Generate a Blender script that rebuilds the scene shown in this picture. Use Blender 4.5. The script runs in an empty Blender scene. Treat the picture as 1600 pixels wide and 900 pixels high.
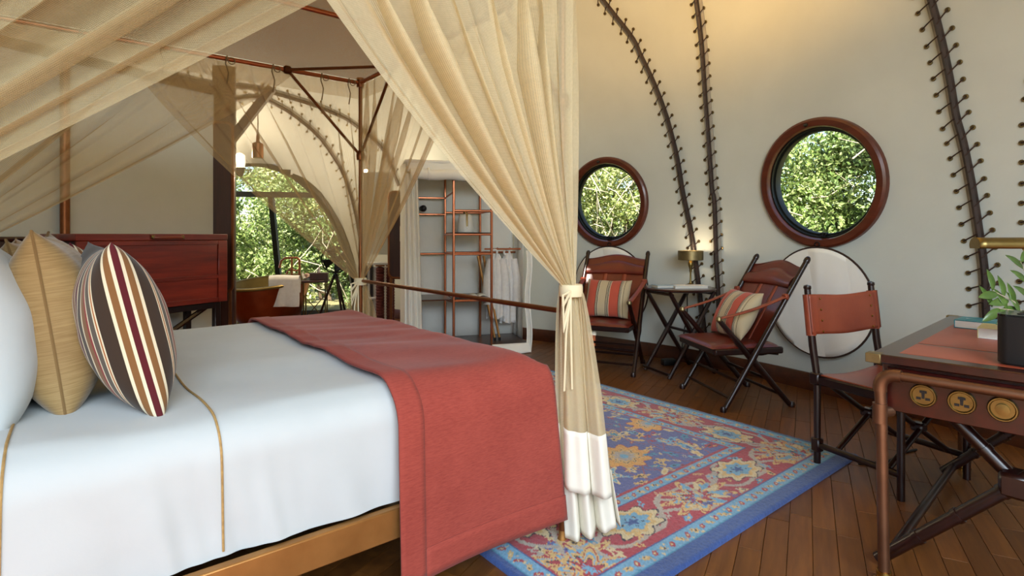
import bpy, bmesh, math, random
import numpy as np
from mathutils import Vector, Matrix, Euler, Quaternion

random.seed(7)
rng = np.random.default_rng(7)
SC = bpy.context.scene
COL = SC.collection
PI = math.pi

# ------------------------------------------------------------------ camera
FPX, HZ, EYE = 870.0, 368.0, 1.16       # focal length in pixels of a 1600 wide frame, horizon row, eye height
cam_d = bpy.data.cameras.new('camera')
cam_d.sensor_width = 36.0
cam_d.lens = 36.0 * FPX / 1600.0
cam_d.shift_y = -(450.0 - HZ) / 1600.0
cam_d.clip_start = 0.05
cam = bpy.data.objects.new('camera', cam_d)
COL.objects.link(cam)
cam.location = (0, 0, EYE)
cam.rotation_euler = (PI / 2, 0, 0)
SC.camera = cam

# ------------------------------------------------------------------ sky, sun, daylight, exposure
world = bpy.data.worlds.new('sky')
SC.world = world
world.use_nodes = True
wn = world.node_tree.nodes
wl = world.node_tree.links
bg = wn['Background']
sky = wn.new('ShaderNodeTexSky')
sky.sky_type = 'NISHITA'
sky.sun_disc = False
sky.sun_elevation = math.radians(58)
sky.sun_rotation = math.radians(200)
sky.air_density = 1.0
sky.dust_density = 1.5
wl.new(sky.outputs[0], bg.inputs[0])
bg.inputs[1].default_value = 0.42

sun_d = bpy.data.lights.new('sun', 'SUN')
sun_d.energy = 26.0
sun_d.angle = math.radians(1.0)
sun_d.color = (1.0, 0.95, 0.86)
sun = bpy.data.objects.new('sun', sun_d)
COL.objects.link(sun)
sun.rotation_euler = (math.radians(34), 0, math.radians(-22))   # high, from behind the tent's glazed front

def area(name, loc, target, sx, sy, energy, color):
    d = bpy.data.lights.new(name, 'AREA')
    d.shape = 'RECTANGLE'
    d.size, d.size_y = sx, sy
    d.energy, d.color = energy, color
    o = bpy.data.objects.new(name, d)
    COL.objects.link(o)
    o.location = loc
    o.rotation_euler = (Vector(target) - Vector(loc)).to_track_quat('-Z', 'Y').to_euler()
    return o

# daylight entering through the glazed front of the tent behind the camera, coming from the right
area('front_daylight', (1.35, -1.9, 2.75), (-0.2, 3.0, 0.2), 3.4, 1.5, 235, (0.80, 0.93, 1.0))

SC.view_settings.view_transform = 'Standard'
SC.view_settings.look = 'None'
SC.view_settings.gamma = 1.0
SC.view_settings.use_curve_mapping = False
SC.view_settings.exposure = -0.03
SC.cycles.use_denoising = True
SC.cycles.max_bounces = 8
SC.cycles.diffuse_bounces = 4
SC.cycles.glossy_bounces = 3
SC.cycles.transmission_bounces = 6
SC.cycles.transparent_max_bounces = 16
SC.cycles.sample_clamp_indirect = 6.0
SC.cycles.caustics_reflective = False
SC.cycles.caustics_refractive = False

# ------------------------------------------------------------------ helpers
def P(px, py, d):
    return Vector(((px - 800) / FPX * d, d, EYE + (HZ - py) / FPX * d))

def G(px, py, z=0.0):
    d = (EYE - z) * FPX / (py - HZ)
    return P(px, py, d)

def link(o, parent=None):
    COL.objects.link(o)
    if parent is not None:
        o.parent = parent
    return o

def tag(o, label=None, cat=None, group=None, kind=None):
    if label: o['label'] = label
    if cat: o['category'] = cat
    if group: o['group'] = group
    if kind: o['kind'] = kind
    return o

def thing(name, label, cat, loc=(0, 0, 0), rz=0.0, group=None):
    o = bpy.data.objects.new(name, None)
    o.empty_display_size = 0.1
    COL.objects.link(o)
    o.location = loc
    o.rotation_euler = (0, 0, rz)
    return tag(o, label, cat, group)

class MB:
    """collects shapes, then links them as ONE mesh object"""
    def __init__(self):
        self.v, self.f, self.uv = [], [], {}
    def add(self, vs, fs, M=None):
        b = len(self.v)
        if M is not None:
            vs = [M @ Vector(p) for p in vs]
        self.v.extend([tuple(p) for p in vs])
        self.f.extend([tuple(b + i for i in f) for f in fs])
        return self
    def box(self, c, s, M=None):
        x, y, z = c; a, b, h = s[0] / 2, s[1] / 2, s[2] / 2
        vs = [(x + i * a, y + j * b, z + k * h) for i in (-1, 1) for j in (-1, 1) for k in (-1, 1)]
        fs = [(0, 1, 3, 2), (4, 6, 7, 5), (0, 4, 5, 1), (2, 3, 7, 6), (0, 2, 6, 4), (1, 5, 7, 3)]
        return self.add(vs, fs, M)
    def rbox(self, c, s, r=0.005, seg=1, M=None):
        bm = bmesh.new()
        bmesh.ops.create_cube(bm, size=1.0)
        for v in bm.verts:
            v.co = Vector((c[0] + v.co.x * s[0], c[1] + v.co.y * s[1], c[2] + v.co.z * s[2]))
        r = min(r, min(s) * 0.49)
        bmesh.ops.bevel(bm, geom=list(bm.edges), offset=r, segments=seg, affect='EDGES', profile=0.5)
        bm.verts.index_update()
        self.add([v.co.copy() for v in bm.verts], [[v.index for v in f.verts] for f in bm.faces], M)
        bm.free()
        return self
    def tube(self, pts, r, n=10, closed=False, flat=1.0, M=None, up=None):
        pts = [Vector(p) for p in pts]
        m = len(pts)
        rs = r if isinstance(r, (list, tuple)) else [r] * m
        vs, fs = [], []
        t0 = (pts[1] - pts[0]).normalized()
        ref = Vector(up) if up else (Vector((0, 0, 1)) if abs(t0.z) < 0.9 else Vector((1, 0, 0)))
        nrm = (ref - t0 * ref.dot(t0)).normalized()
        for i in range(m):
            if closed:
                t = (pts[(i + 1) % m] - pts[i - 1]).normalized()
            else:
                t = (pts[min(i + 1, m - 1)] - pts[max(i - 1, 0)]).normalized()
            nrm = nrm - t * nrm.dot(t)
            if nrm.length < 1e-6:
                nrm = t.orthogonal()
            nrm.normalize()
            bn = t.cross(nrm)
            for k in range(n):
                a = 2 * PI * k / n + PI / n
                vs.append(pts[i] + (nrm * math.cos(a) + bn * (math.sin(a) * flat)) * rs[i])
        last = m if closed else m - 1
        for i in range(last):
            j = (i + 1) % m
            for k in range(n):
                l = (k + 1) % n
                fs.append((i * n + k, i * n + l, j * n + l, j * n + k))
        if not closed:
            fs.append(tuple(range(n - 1, -1, -1)))
            fs.append(tuple((m - 1) * n + k for k in range(n)))
        return self.add(vs, fs, M)
    def lathe(self, prof, n=24, M=None, sx=1.0, sy=1.0):
        vs, fs = [], []
        for (r, z) in prof:
            for k in range(n):
                a = 2 * PI * k / n
                vs.append((r * math.cos(a) * sx, r * math.sin(a) * sy, z))
        for i in range(len(prof) - 1):
            for k in range(n):
                l = (k + 1) % n
                fs.append((i * n + k, i * n + l, (i + 1) * n + l, (i + 1) * n + k))
        if prof[0][0] > 1e-4 and prof[0] != prof[-1]: fs.append(tuple(range(n - 1, -1, -1)))
        if prof[-1][0] > 1e-4 and prof[0] != prof[-1]: fs.append(tuple((len(prof) - 1) * n + k for k in range(n)))
        return self.add(vs, fs, M)
    def prism(self, out, z0, z1, M=None):
        n = len(out)
        vs = [(x, y, z0) for x, y in out] + [(x, y, z1) for x, y in out]
        fs = [tuple(range(n - 1, -1, -1)), tuple(range(n, 2 * n))]
        fs += [(i, (i + 1) % n, n + (i + 1) % n, n + i) for i in range(n)]
        return self.add(vs, fs, M)
    def grid(self, fn, nu, nv, M=None, cu=False):
        vs = [fn(i / (nu if cu else nu - 1), j / (nv - 1)) for i in range(nu) for j in range(nv)]
        fs = []
        for i in range(nu if cu else nu - 1):
            i2 = (i + 1) % nu
            for j in range(nv - 1):
                fs.append((i * nv + j, i2 * nv + j, i2 * nv + j + 1, i * nv + j + 1))
        return self.add(vs, fs, M)
    def mesh(self, name, mat, smooth=True, angle=40):
        me = bpy.data.meshes.new(name)
        me.from_pydata([tuple(p) for p in self.v], [], self.f)
        me.validate()
        me.update()
        if mat: me.materials.append(mat)
        bm = bmesh.new(); bm.from_mesh(me)
        bmesh.ops.recalc_face_normals(bm, faces=bm.faces)
        bm.to_mesh(me); bm.free()
        if smooth:
            me.shade_smooth()
            me.set_sharp_from_angle(angle=math.radians(angle))
        return me
    def build(self, name, mat, parent=None, smooth=True, angle=40, solid=0.0):
        o = bpy.data.objects.new(name, self.mesh(name, mat, smooth, angle))
        link(o, parent)
        if solid:
            md = o.modifiers.new('thickness', 'SOLIDIFY'); md.thickness = solid; md.offset = 0
        return o

def inst(me, name, parent, M=None):
    o = bpy.data.objects.new(name, me)
    link(o, parent)
    if M is not None: o.matrix_local = M
    return o

def frame(o, x, y, z):
    M = Matrix.Identity(4)
    for i in range(3):
        M[i][0], M[i][1], M[i][2], M[i][3] = x[i], y[i], z[i], o[i]
    return M

def T(x, y, z): return Matrix.Translation((x, y, z))
def R(a, ax): return Matrix.Rotation(a, 4, ax)

def arc(c, r, a0, a1, n, plane='xz'):
    out = []
    for i in range(n + 1):
        a = a0 + (a1 - a0) * i / n
        p, q = r * math.cos(a), r * math.sin(a)
        if plane == 'xz': out.append((c[0] + p, c[1], c[2] + q))
        elif plane == 'xy': out.append((c[0] + p, c[1] + q, c[2]))
        else: out.append((c[0], c[1] + p, c[2] + q))
    return out

def round_rect(w, h, r, n=5):
    out = []
    for cx, cy, a in ((w / 2 - r, h / 2 - r, 0), (-w / 2 + r, h / 2 - r, PI / 2), (-w / 2 + r, -h / 2 + r, PI), (w / 2 - r, -h / 2 + r, 1.5 * PI)):
        for i in range(n + 1):
            t = a + PI / 2 * i / n
            out.append((cx + r * math.cos(t), cy + r * math.sin(t)))
    return out

def text_mesh(body, size, mat, name, parent, M, ext=0.0004):
    cu = bpy.data.curves.new(name, 'FONT')
    cu.body = body; cu.size = size; cu.extrude = ext; cu.align_x = 'CENTER'; cu.align_y = 'CENTER'
    tmp = bpy.data.objects.new('tmp', cu)
    COL.objects.link(tmp)
    dg = bpy.context.evaluated_depsgraph_get()
    me = bpy.data.meshes.new_from_object(tmp.evaluated_get(dg))
    bpy.data.objects.remove(tmp)
    me.name = name
    me.materials.clear(); me.materials.append(mat)
    return inst(me, name, parent, M)

# ------------------------------------------------------------------ materials
def srgb(h):
    h = h.lstrip('#')
    c = [int(h[i:i + 2], 16) / 255 for i in (0, 2, 4)]
    return tuple(x / 12.92 if x <= 0.04045 else ((x + 0.055) / 1.055) ** 2.4 for x in c) + (1,)

def new_mat(name):
    m = bpy.data.materials.new(name)
    m.use_nodes = True
    return m, m.node_tree.nodes, m.node_tree.links, m.node_tree.nodes['Principled BSDF']

def coords(n, l, scale=(1, 1, 1), kind='Object'):
    tc = n.new('ShaderNodeTexCoord'); mp = n.new('ShaderNodeMapping')
    mp.inputs['Scale'].default_value = scale
    l.new(tc.outputs[kind], mp.inputs[0])
    return mp.outputs[0]

def noise(n, l, vec, scale, detail=4, rough=0.55):
    t = n.new('ShaderNodeTexNoise')
    t.inputs['Scale'].default_value = scale; t.inputs['Detail'].default_value = detail; t.inputs['Roughness'].default_value = rough
    l.new(vec, t.inputs['Vector'])
    return t.outputs['Fac']

def ramp(n, l, fac, stops, interp='LINEAR'):
    r = n.new('ShaderNodeValToRGB')
    r.color_ramp.interpolation = interp
    el = r.color_ramp.elements
    while len(el) < len(stops): el.new(0.5)
    for e, (p, c) in zip(el, stops):
        e.position = p; e.color = c
    l.new(fac, r.inputs[0])
    return r.outputs[0]

def bump(n, l, b, h, strength, dist=0.002):
    t = n.new('ShaderNodeBump')
    t.inputs['Strength'].default_value = strength; t.inputs['Distance'].default_value = dist
    l.new(h, t.inputs['Height'])
    l.new(t.outputs[0], b.inputs['Normal'])

def mat_plain(name, c1, c2=None, rough=0.5, metal=0.0, ns=12, bs=0.0, bscale=60, coat=0.0, stretch=(1, 1, 1), bdist=0.002, sheen=0.0, spec=0.5):
    m, n, l, b = new_mat(name)
    v = coords(n, l, stretch)
    if c2:
        l.new(ramp(n, l, noise(n, l, v, ns), [(0.3, srgb(c1)), (0.7, srgb(c2))]), b.inputs['Base Color'])
    else:
        b.inputs['Base Color'].default_value = srgb(c1)
    b.inputs['Roughness'].default_value = rough
    b.inputs['Metallic'].default_value = metal
    b.inputs['Specular IOR Level'].default_value = spec
    if coat:
        b.inputs['Coat Weight'].default_value = coat; b.inputs['Coat Roughness'].default_value = 0.12
    if sheen: b.inputs['Sheen Weight'].default_value = sheen
    if bs: bump(n, l, b, noise(n, l, v, bscale, 5), bs, bdist)
    return m

def mat_wood(name, c1, c2, axis=0, rough=0.3, coat=0.3, freq=9, rand=False, bs=0.05):
    m, n, l, b = new_mat(name)
    st = [freq, freq, freq]; st[axis] = freq * 0.09
    v = coords(n, l, tuple(st))
    if rand:
        oi = n.new('ShaderNodeObjectInfo')
        ad = n.new('ShaderNodeVectorMath'); ad.operation = 'ADD'
        cm = n.new('ShaderNodeCombineXYZ'); mu = n.new('ShaderNodeMath'); mu.operation = 'MULTIPLY'; mu.inputs[1].default_value = 57.0
        l.new(oi.outputs['Random'], mu.inputs[0])
        for k in range(3): l.new(mu.outputs[0], cm.inputs[k])
        l.new(v, ad.inputs[0]); l.new(cm.outputs[0], ad.inputs[1])
        v = ad.outputs[0]
    g = noise(n, l, v, 3.0, 8, 0.65)
    c = ramp(n, l, g, [(0.28, srgb(c1)), (0.72, srgb(c2))])
    if rand:
        hs = n.new('ShaderNodeHueSaturation')
        mr = n.new('ShaderNodeMapRange'); mr.inputs['To Min'].default_value = 0.82; mr.inputs['To Max'].default_value = 1.14
        l.new(oi.outputs['Random'], mr.inputs[0]); l.new(mr.outputs[0], hs.inputs['Value']); l.new(c, hs.inputs['Color'])
        c = hs.outputs[0]
    l.new(c, b.inputs['Base Color'])
    b.inputs['Roughness'].default_value = rough
    b.inputs['Coat Weight'].default_value = coat
    b.inputs['Coat Roughness'].default_value = 0.15
    if bs: bump(n, l, b, g, bs, 0.002)
    return m

def mat_weave(name, c1, c2, rough=0.85, scale=260, bs=0.25, var=4, sheen=0.2, aspect=(1, 1, 1)):
    m, n, l, b = new_mat(name)
    v = coords(n, l)
    vs = coords(n, l, (aspect[0] * scale, aspect[1] * scale, aspect[2] * scale))
    f = noise(n, l, v, var, 5)
    f2 = noise(n, l, vs, 1.0, 2)
    mx = n.new('ShaderNodeMath'); mx.operation = 'MULTIPLY_ADD'; mx.inputs[1].default_value = 0.55
    l.new(f2, mx.inputs[0]); 
    h = n.new('ShaderNodeMath'); h.operation = 'MULTIPLY'; h.inputs[1].default_value = 0.45
    l.new(f, h.inputs[0]); l.new(h.outputs[0], mx.inputs[2])
    l.new(ramp(n, l, mx.outputs[0], [(0.3, srgb(c1)), (0.7, srgb(c2))]), b.inputs['Base Color'])
    b.inputs['Roughness'].default_value = rough
    b.inputs['Sheen Weight'].default_value = sheen
    b.inputs['Specular IOR Level'].default_value = 0.2
    bump(n, l, b, f2, bs, 0.001)
    return m

def mat_net(name, col, alpha, transl=0.45):
    m, n, l, b = new_mat(name)
    n.remove(b)
    out = n['Material Output']
    df = n.new('ShaderNodeBsdfDiffuse'); tr = n.new('ShaderNodeBsdfTranslucent'); tp = n.new('ShaderNodeBsdfTransparent')
    v = coords(n, l, (1, 1, 1), 'UV')
    c = ramp(n, l, noise(n, l, v, 60, 3), [(0.3, tuple(x * 0.9 for x in srgb(col)[:3]) + (1,)), (0.7, srgb(col))])
    l.new(c, df.inputs[0]); l.new(c, tr.inputs[0])
    m1 = n.new('ShaderNodeMixShader'); m1.inputs[0].default_value = transl
    l.new(df.outputs[0], m1.inputs[1]); l.new(tr.outputs[0], m1.inputs[2])
    m2 = n.new('ShaderNodeMixShader')
    # the open mesh of the net: threads in both directions
    w1 = n.new('ShaderNodeTexWave'); w1.wave_type = 'BANDS'; w1.bands_direction = 'X'; w1.inputs['Scale'].default_value = 90
    w2 = n.new('ShaderNodeTexWave'); w2.wave_type = 'BANDS'; w2.bands_direction = 'Y'; w2.inputs['Scale'].default_value = 90
    l.new(v, w1.inputs[0]); l.new(v, w2.inputs[0])
    mx = n.new('ShaderNodeMath'); mx.operation = 'MAXIMUM'
    l.new(w1.outputs['Fac'], mx.inputs[0]); l.new(w2.outputs['Fac'], mx.inputs[1])
    mr = n.new('ShaderNodeMapRange')
    mr.inputs['From Min'].default_value = 0.35; mr.inputs['From Max'].default_value = 0.95
    mr.inputs['To Min'].default_value = max(0, alpha - 0.22); mr.inputs['To Max'].default_value = min(1, alpha + 0.16)
    l.new(mx.outputs[0], mr.inputs[0])
    l.new(mr.outputs[0], m2.inputs[0])
    l.new(tp.outputs[0], m2.inputs[1]); l.new(m1.outputs[0], m2.inputs[2])
    l.new(m2.outputs[0], out.inputs[0])
    return m

def mat_glass(name, tint=(0.97, 1, 0.98), gl=0.05):
    m, n, l, b = new_mat(name)
    n.remove(b)
    tp = n.new('ShaderNodeBsdfTransparent'); tp.inputs[0].default_value = tint + (1,)
    g = n.new('ShaderNodeBsdfGlossy'); g.inputs['Roughness'].default_value = 0.02
    mx = n.new('ShaderNodeMixShader'); mx.inputs[0].default_value = gl
    l.new(tp.outputs[0], mx.inputs[1]); l.new(g.outputs[0], mx.inputs[2])
    l.new(mx.outputs[0], n['Material Output'].inputs[0])
    return m

def mat_emit(name, col, s):
    m, n, l, b = new_mat(name)
    b.inputs['Base Color'].default_value = srgb(col)
    b.inputs['Emission Color'].default_value = srgb(col)
    b.inputs['Emission Strength'].default_value = s
    return m

def mat_stripes(name, stops, rough=0.85, soft=False):
    """stripes along U of the cushion's own weave coordinate"""
    m, n, l, b = new_mat(name)
    uv = n.new('ShaderNodeUVMap'); sp = n.new('ShaderNodeSeparateXYZ')
    l.new(uv.outputs[0], sp.inputs[0])
    l.new(ramp(n, l, sp.outputs[0], stops, 'CONSTANT'), b.inputs['Base Color'])
    b.inputs['Roughness'].default_value = rough
    b.inputs['Sheen Weight'].default_value = 0.15
    b.inputs['Specular IOR Level'].default_value = 0.2
    bump(n, l, b, noise(n, l, coords(n, l), 420, 2), 0.25, 0.001)
    return m

M = {}
M['canvas'] = mat_plain('cream_canvas', '#c6c9c1', '#cdd0c8', 0.8, ns=2.2, bs=0.22, bscale=1.8, bdist=0.05, spec=0.25)
M['canvas_white'] = mat_plain('white_canvas', '#eeebe2', '#f2efe7', 0.75, ns=6, bs=0.2, bscale=14, bdist=0.01, spec=0.3)
M['cotton'] = mat_plain('white_cotton', '#babfbf', '#bfc4c4', 0.75, ns=5, bs=0.12, bscale=9, bdist=0.012, spec=0.2, sheen=0.15)
M['towel'] = mat_plain('white_terry', '#e6e2de', '#f0edea', 0.95, ns=30, bs=0.5, bscale=180, bdist=0.003, spec=0.1)
M['runner'] = mat_weave('brick_linen', '#86372e', '#a24a3e', 0.85, 300, 0.3, 5, 0.10, (0.16, 1, 1))
M['hem'] = mat_weave('brick_linen_hem', '#86372e', '#a24a3e', 0.85, 300, 0.3, 5, 0.06, (0.16, 1, 1))
M['khaki'] = mat_weave('khaki_silk', '#7f6139', '#a68a5c', 0.6, 260, 0.4, 5, 0.25, (0.05, 0.05, 1))
M['mahog'] = mat_wood('mahogany', '#1e0704', '#380f09', 0, 0.28, 0.25, 7)
M['mahog_red'] = mat_wood('red_mahogany', '#5c160c', '#96301c', 0, 0.3, 0.3, 6)
M['mahog_desk'] = mat_wood('desk_mahogany', '#210704', '#420e08', 0, 0.28, 0.25, 7)
M['mahog_z'] = mat_wood('dark_mahogany', '#120402', '#260a06', 2, 0.3, 0.12, 9)
M['frame_wood'] = mat_wood('window_mahogany', '#41190c', '#652c17', 0, 0.36, 0.25, 5)
M['wood_dark'] = mat_wood('dark_teak', '#2c1308', '#4a2413', 2, 0.35, 0.3, 6)
M['wood_panel'] = mat_wood('brown_panelling', '#3a1c0c', '#583018', 0, 0.35, 0.3, 5)
M['skirting'] = mat_wood('skirting_wood', '#33160a', '#552a14', 0, 0.35, 0.3, 5)
M['plank'] = mat_wood('oak_plank', '#573010', '#78491d', 0, 0.42, 0.06, 12, True, 0.08)
M['floor_gap'] = mat_plain('dark_joint', '#4c3119', '#5a3b20', 0.7, ns=3)
M['leather'] = mat_plain('red_brown_leather', '#5a1e12', '#742c1b', 0.34, ns=5, bs=0.25, bscale=120, coat=0.25, bdist=0.001)
M['leather_desk'] = mat_plain('desk_leather', '#8c3a24', '#9a4830', 0.42, ns=7, bs=0.2, bscale=160, coat=0.1, bdist=0.001)
M['leather_tan'] = mat_plain('chestnut_leather', '#7a301b', '#914329', 0.42, ns=4, bs=0.25, bscale=130, coat=0.15, bdist=0.001)
M['copper'] = mat_plain('copper_pipe', '#b26a48', '#c07a58', 0.28, 1.0, ns=8)
M['copper_dark'] = mat_plain('aged_copper', '#7a4a2e', '#8f5a3a', 0.36, 1.0, ns=9)
M['pipe_bronze'] = mat_plain('brown_bronze_pipe', '#6b4a36', '#7d5942', 0.42, 0.85, ns=9)
M['bronze'] = mat_plain('bronze_paint', '#a0703c', '#b38148', 0.42, 0.75, ns=10, bs=0.05)
M['brass'] = mat_plain('antique_brass', '#7d6a3e', '#948050', 0.34, 1.0, ns=15)
M['brass_dull'] = mat_plain('dull_brass', '#7d6c48', '#93825c', 0.42, 0.9, ns=15)
M['brass_bright'] = mat_plain('polished_brass', '#b08d45', '#c7a55c', 0.22, 1.0, ns=15)
M['black'] = mat_plain('black_plastic', '#0d0d0f', None, 0.45)
M['black_metal'] = mat_plain('black_iron', '#14110f', None, 0.5, 0.4)
M['green_frame'] = mat_plain('green_black_frame', '#0f120e', '#191e18', 0.45, 0.2, ns=8)
M['cord'] = mat_plain('brown_cord', '#2a1911', '#3b251a', 0.8, ns=60)
M['batten'] = mat_plain('dark_batten', '#1e120d', '#33201a', 0.45, ns=20, coat=0.2)
M['strip'] = mat_plain('grey_canvas_strip', '#8e887c', '#a29c90', 0.7, ns=20)
M['paper'] = mat_plain('paper', '#dedad0', None, 0.8)
M['page'] = mat_plain('page_edges', '#c9c4b8', '#e2ded2', 0.85, ns=3, stretch=(1, 1, 300))
M['teal'] = mat_plain('teal_cover', '#0e7f8d', None, 0.35)
M['pale_blue'] = mat_plain('pale_blue_cover', '#93a9b6', None, 0.4)
M['yellow'] = mat_plain('pale_yellow_cover', '#d8cf96', None, 0.4)
M['ink'] = mat_plain('dark_ink', '#23232a', None, 0.6)
M['white_plastic'] = mat_plain('white_plastic', '#e6e6e4', None, 0.4)
M['glass'] = mat_glass('window_glass')
M['maroon'] = mat_plain('maroon_roll', '#4a1a14', '#6a2a20', 0.8, ns=18, bs=0.4, bscale=40)
M['rope'] = mat_plain('gold_cord', '#9a7a4a', '#b8955c', 0.7, ns=90)
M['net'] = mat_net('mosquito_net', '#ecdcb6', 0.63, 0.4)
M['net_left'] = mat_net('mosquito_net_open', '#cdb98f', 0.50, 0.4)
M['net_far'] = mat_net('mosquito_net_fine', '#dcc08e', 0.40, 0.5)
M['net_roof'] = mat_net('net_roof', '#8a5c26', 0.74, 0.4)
M['net_hem'] = mat_plain('cream_hem', '#e6e0cf', '#ece7d8', 0.8, ns=8, spec=0.2)
M['string'] = mat_plain('silhouette_string', '#7d6744', None, 0.8)  # ribbon tone darkened so the strings read as backlit silhouettes
M['ribbon'] = mat_plain('cream_ribbon', '#e0d2ae', None, 0.8)
M['copper_tub'] = mat_plain('hammered_copper', '#8f4a30', '#a65c3c', 0.33, 1.0, ns=6, bs=0.1, bscale=25)
M['tub_band'] = mat_plain('tarnished_copper', '#7b6a3e', '#8f7c4b', 0.4, 0.9, ns=7)
# ================================================================== THE TENT SHELL
PLAN = [(2.45, -1.5), (2.88, -0.6), (3.15, 0.7), (3.13, 1.7), (2.97, 2.55), (2.70, 3.28), (2.38, 3.95), (2.03, 4.55),
        (1.60, 5.10), (1.12, 5.55), (0.62, 5.95), (0.10, 6.28), (-0.50, 6.72), (-1.15, 7.38), (-1.80, 7.88),
        (-2.5, 7.66), (-3.2, 7.44), (-4.0, 7.19), (-4.9, 6.5), (-5.15, 5.2), (-4.9, 3.6), (-4.3, 1.9), (-3.5, 0.2), (-2.75, -1.35), (-2.3, -1.5), (-0.8, -1.52), (0.8, -1.52), (2.0, -1.5), (2.45, -1.5)]
APEX = Vector((-0.3, 2.9))
ZM = 4.6
def catmull(pts, m=24):
    out = []
    n = len(pts)
    for i in range(n - 1):
        p0 = Vector(pts[max(i - 1, 0)]); p1 = Vector(pts[i]); p2 = Vector(pts[i + 1]); p3 = Vector(pts[min(i + 2, n - 1)])
        for k in range(m):
            t = k / m
            out.append(0.5 * ((2 * p1) + (p2 - p0) * t + (2 * p0 - 5 * p1 + 4 * p2 - p3) * t * t + (3 * p1 - p0 - 3 * p2 + p3) * t ** 3))
    out.append(Vector(pts[-1]))
    return out
PL = catmull(PLAN, 26)
NQ = len(PL) - 1
def plan(q):
    q = max(0, min(NQ - 1e-6, q)); i = int(q); t = q - i
    return PL[i].lerp(PL[i + 1], t)
def shell(q, z):
    f = math.sqrt(max(0.0, 1 - (max(z, 0) / ZM) ** 3))
    p = APEX + (plan(q) - APEX) * f
    return Vector((p.x, p.y, z))
def shell_frame(q, z):
    o = shell(q, z)
    tx = (shell(q - 0.5, z) - shell(q + 0.5, z)).normalized()      # to the right as seen from inside
    up = (shell(q, z + 0.02) - shell(q, z - 0.02)).normalized()
    nrm = tx.cross(up).normalized()                                 # outward/inward
    if nrm.dot(Vector((APEX.x, APEX.y, 1.5)) - o) < 0: nrm = -nrm
    up = (up - tx * up.dot(tx)).normalized()
    return o, tx, nrm, up                                           # nrm points into the tent
def find_q(px, z, q0, q1):
    r = (px - 800) / FPX
    best = None
    n = 400
    for i in range(n + 1):
        q = q0 + (q1 - q0) * i / n
        o = shell(q, z)
        if o.y <= 0.2: continue
        e = abs(o.x / o.y - r)
        if best is None or e < best[0]: best = (e, q)
    return best[1]
def on_shell(px, py, q0=26 * 2, q1=26 * 12):
    """the point of the canvas seen along one line of sight"""
    z = 1.5
    for _ in range(40):
        q = find_q(px, z, q0, q1)
        o = shell(q, z)
        z2 = EYE + (HZ - py) / FPX * o.y
        z = max(0.0, min(ZM * 0.97, 0.5 * z + 0.5 * z2))
    return q, z

WINS = []
q, z = on_shell(948, 316); WINS.append((q, z, 0.455))
q, z = on_shell(1281, 286); WINS.append((q, z, 0.475))
qa = find_q(400, 1.0, 26 * 14.2, 26 * 17)
AW, AH = 1.28, 2.12       # half width and height of the arched garden window

hole_frames = [(shell_frame(q, z), r) for q, z, r in WINS]
arch_f = shell_frame(qa, 1.0)

def build_shell():
    nz = 100
    zs = [ZM * math.sin(PI / 2 * (i / nz)) for i in range(nz + 1)]
    zs[-1] = ZM * 0.9999
    step = 0.5
    cols = int(NQ / step)
    vs, fs = [], []
    for i in range(cols + 1):
        for zz in zs:
            vs.append(shell(i * step, zz))
    nn = nz + 1
    ao, at, an, au = arch_f
    for i in range(cols):
        for j in range(nz):
            c = (vs[i * nn + j] + vs[(i + 1) * nn + j + 1]) / 2
            skip = False
            for (o, tx, nr, up), r in hole_frames:
                d = c - o
                if abs(d.dot(nr)) < 0.4 and math.hypot(d.dot(tx), d.dot(up)) < r - 0.035: skip = True
            d = c - ao
            if abs(d.dot(an)) < 0.9 and d.length < 3:
                a = d.dot(at)
                if abs(a) < AW and 0.12 < c.z < 0.1 + (AH - 0.1) * math.sqrt(max(0, 1 - (a / AW) ** 2)): skip = True
            if c.y < -0.5 and -2.1 < c.x < 2.4 and c.z < 3.0: skip = True      # the wide glazed entrance
            if not skip:
                fs.append((i * nn + j, (i + 1) * nn + j, (i + 1) * nn + j + 1, i * nn + j + 1))
    me = bpy.data.meshes.new('wall_tent')
    me.from_pydata([tuple(v) for v in vs], [], fs)
    me.validate(); me.update()
    me.materials.append(M['canvas'])
    me.shade_smooth()
    o = bpy.data.objects.new('wall_tent', me)
    COL.objects.link(o)
    return tag(o, kind='structure')
build_shell()

# ------------------------------------------------------------------ floor with its planks
fl = MB()
fl.box((-1.0, 3.3, -0.06), (9.6, 10.0, 0.1))
floor = tag(fl.build('floor', M['floor_gap'], smooth=False), kind='structure')
PA = math.radians(90 - 27.9)                    # planks run this way
pdir = Vector((math.cos(PA), math.sin(PA), 0)); pnrm = Vector((-pdir.y, pdir.x, 0))
PW = 0.082
plank_rows = []
for i in range(-60, 70):
    off = random.uniform(0, 0.5)
    s = -4.5 - off
    while s < 8.5:
        L = random.choice((0.36, 0.42, 0.48, 0.54))
        c = pnrm * (i * PW) + pdir * (s + L / 2)
        s += L
        c = c + Vector((0.0, 2.5, 0))
        if not (-5.0 < c.x < 3.3 and -1.3 < c.y < 8.2): continue
        plank_rows.append((c, L))
def bed_loc(c):
    d = Vector((c.x - 0.151, c.y - 2.069)); a = math.radians(38.9)
    return d.x * math.cos(a) + d.y * math.sin(a), -d.x * math.sin(a) + d.y * math.cos(a)
def plank_score(c):
    if c.y < 1.5: return 0
    px = 800 + FPX * c.x / c.y; py = HZ + FPX * EYE / c.y
    if not (-40 < px < 1640 and py < 960): return 0
    u, w = bed_loc(c)
    if -0.2 < u < 1.78 and -0.36 < w < 2.5: return 0              # under the rug
    if u < -0.05 and w > 0.1: return 0                              # hidden by the bed
    if px < 640: return 0
    return 1.0 / c.y
order = sorted(plank_rows, key=lambda t: -plank_score(t[0]))
front = [t for t in order if plank_score(t[0]) > 0][:300]
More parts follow.
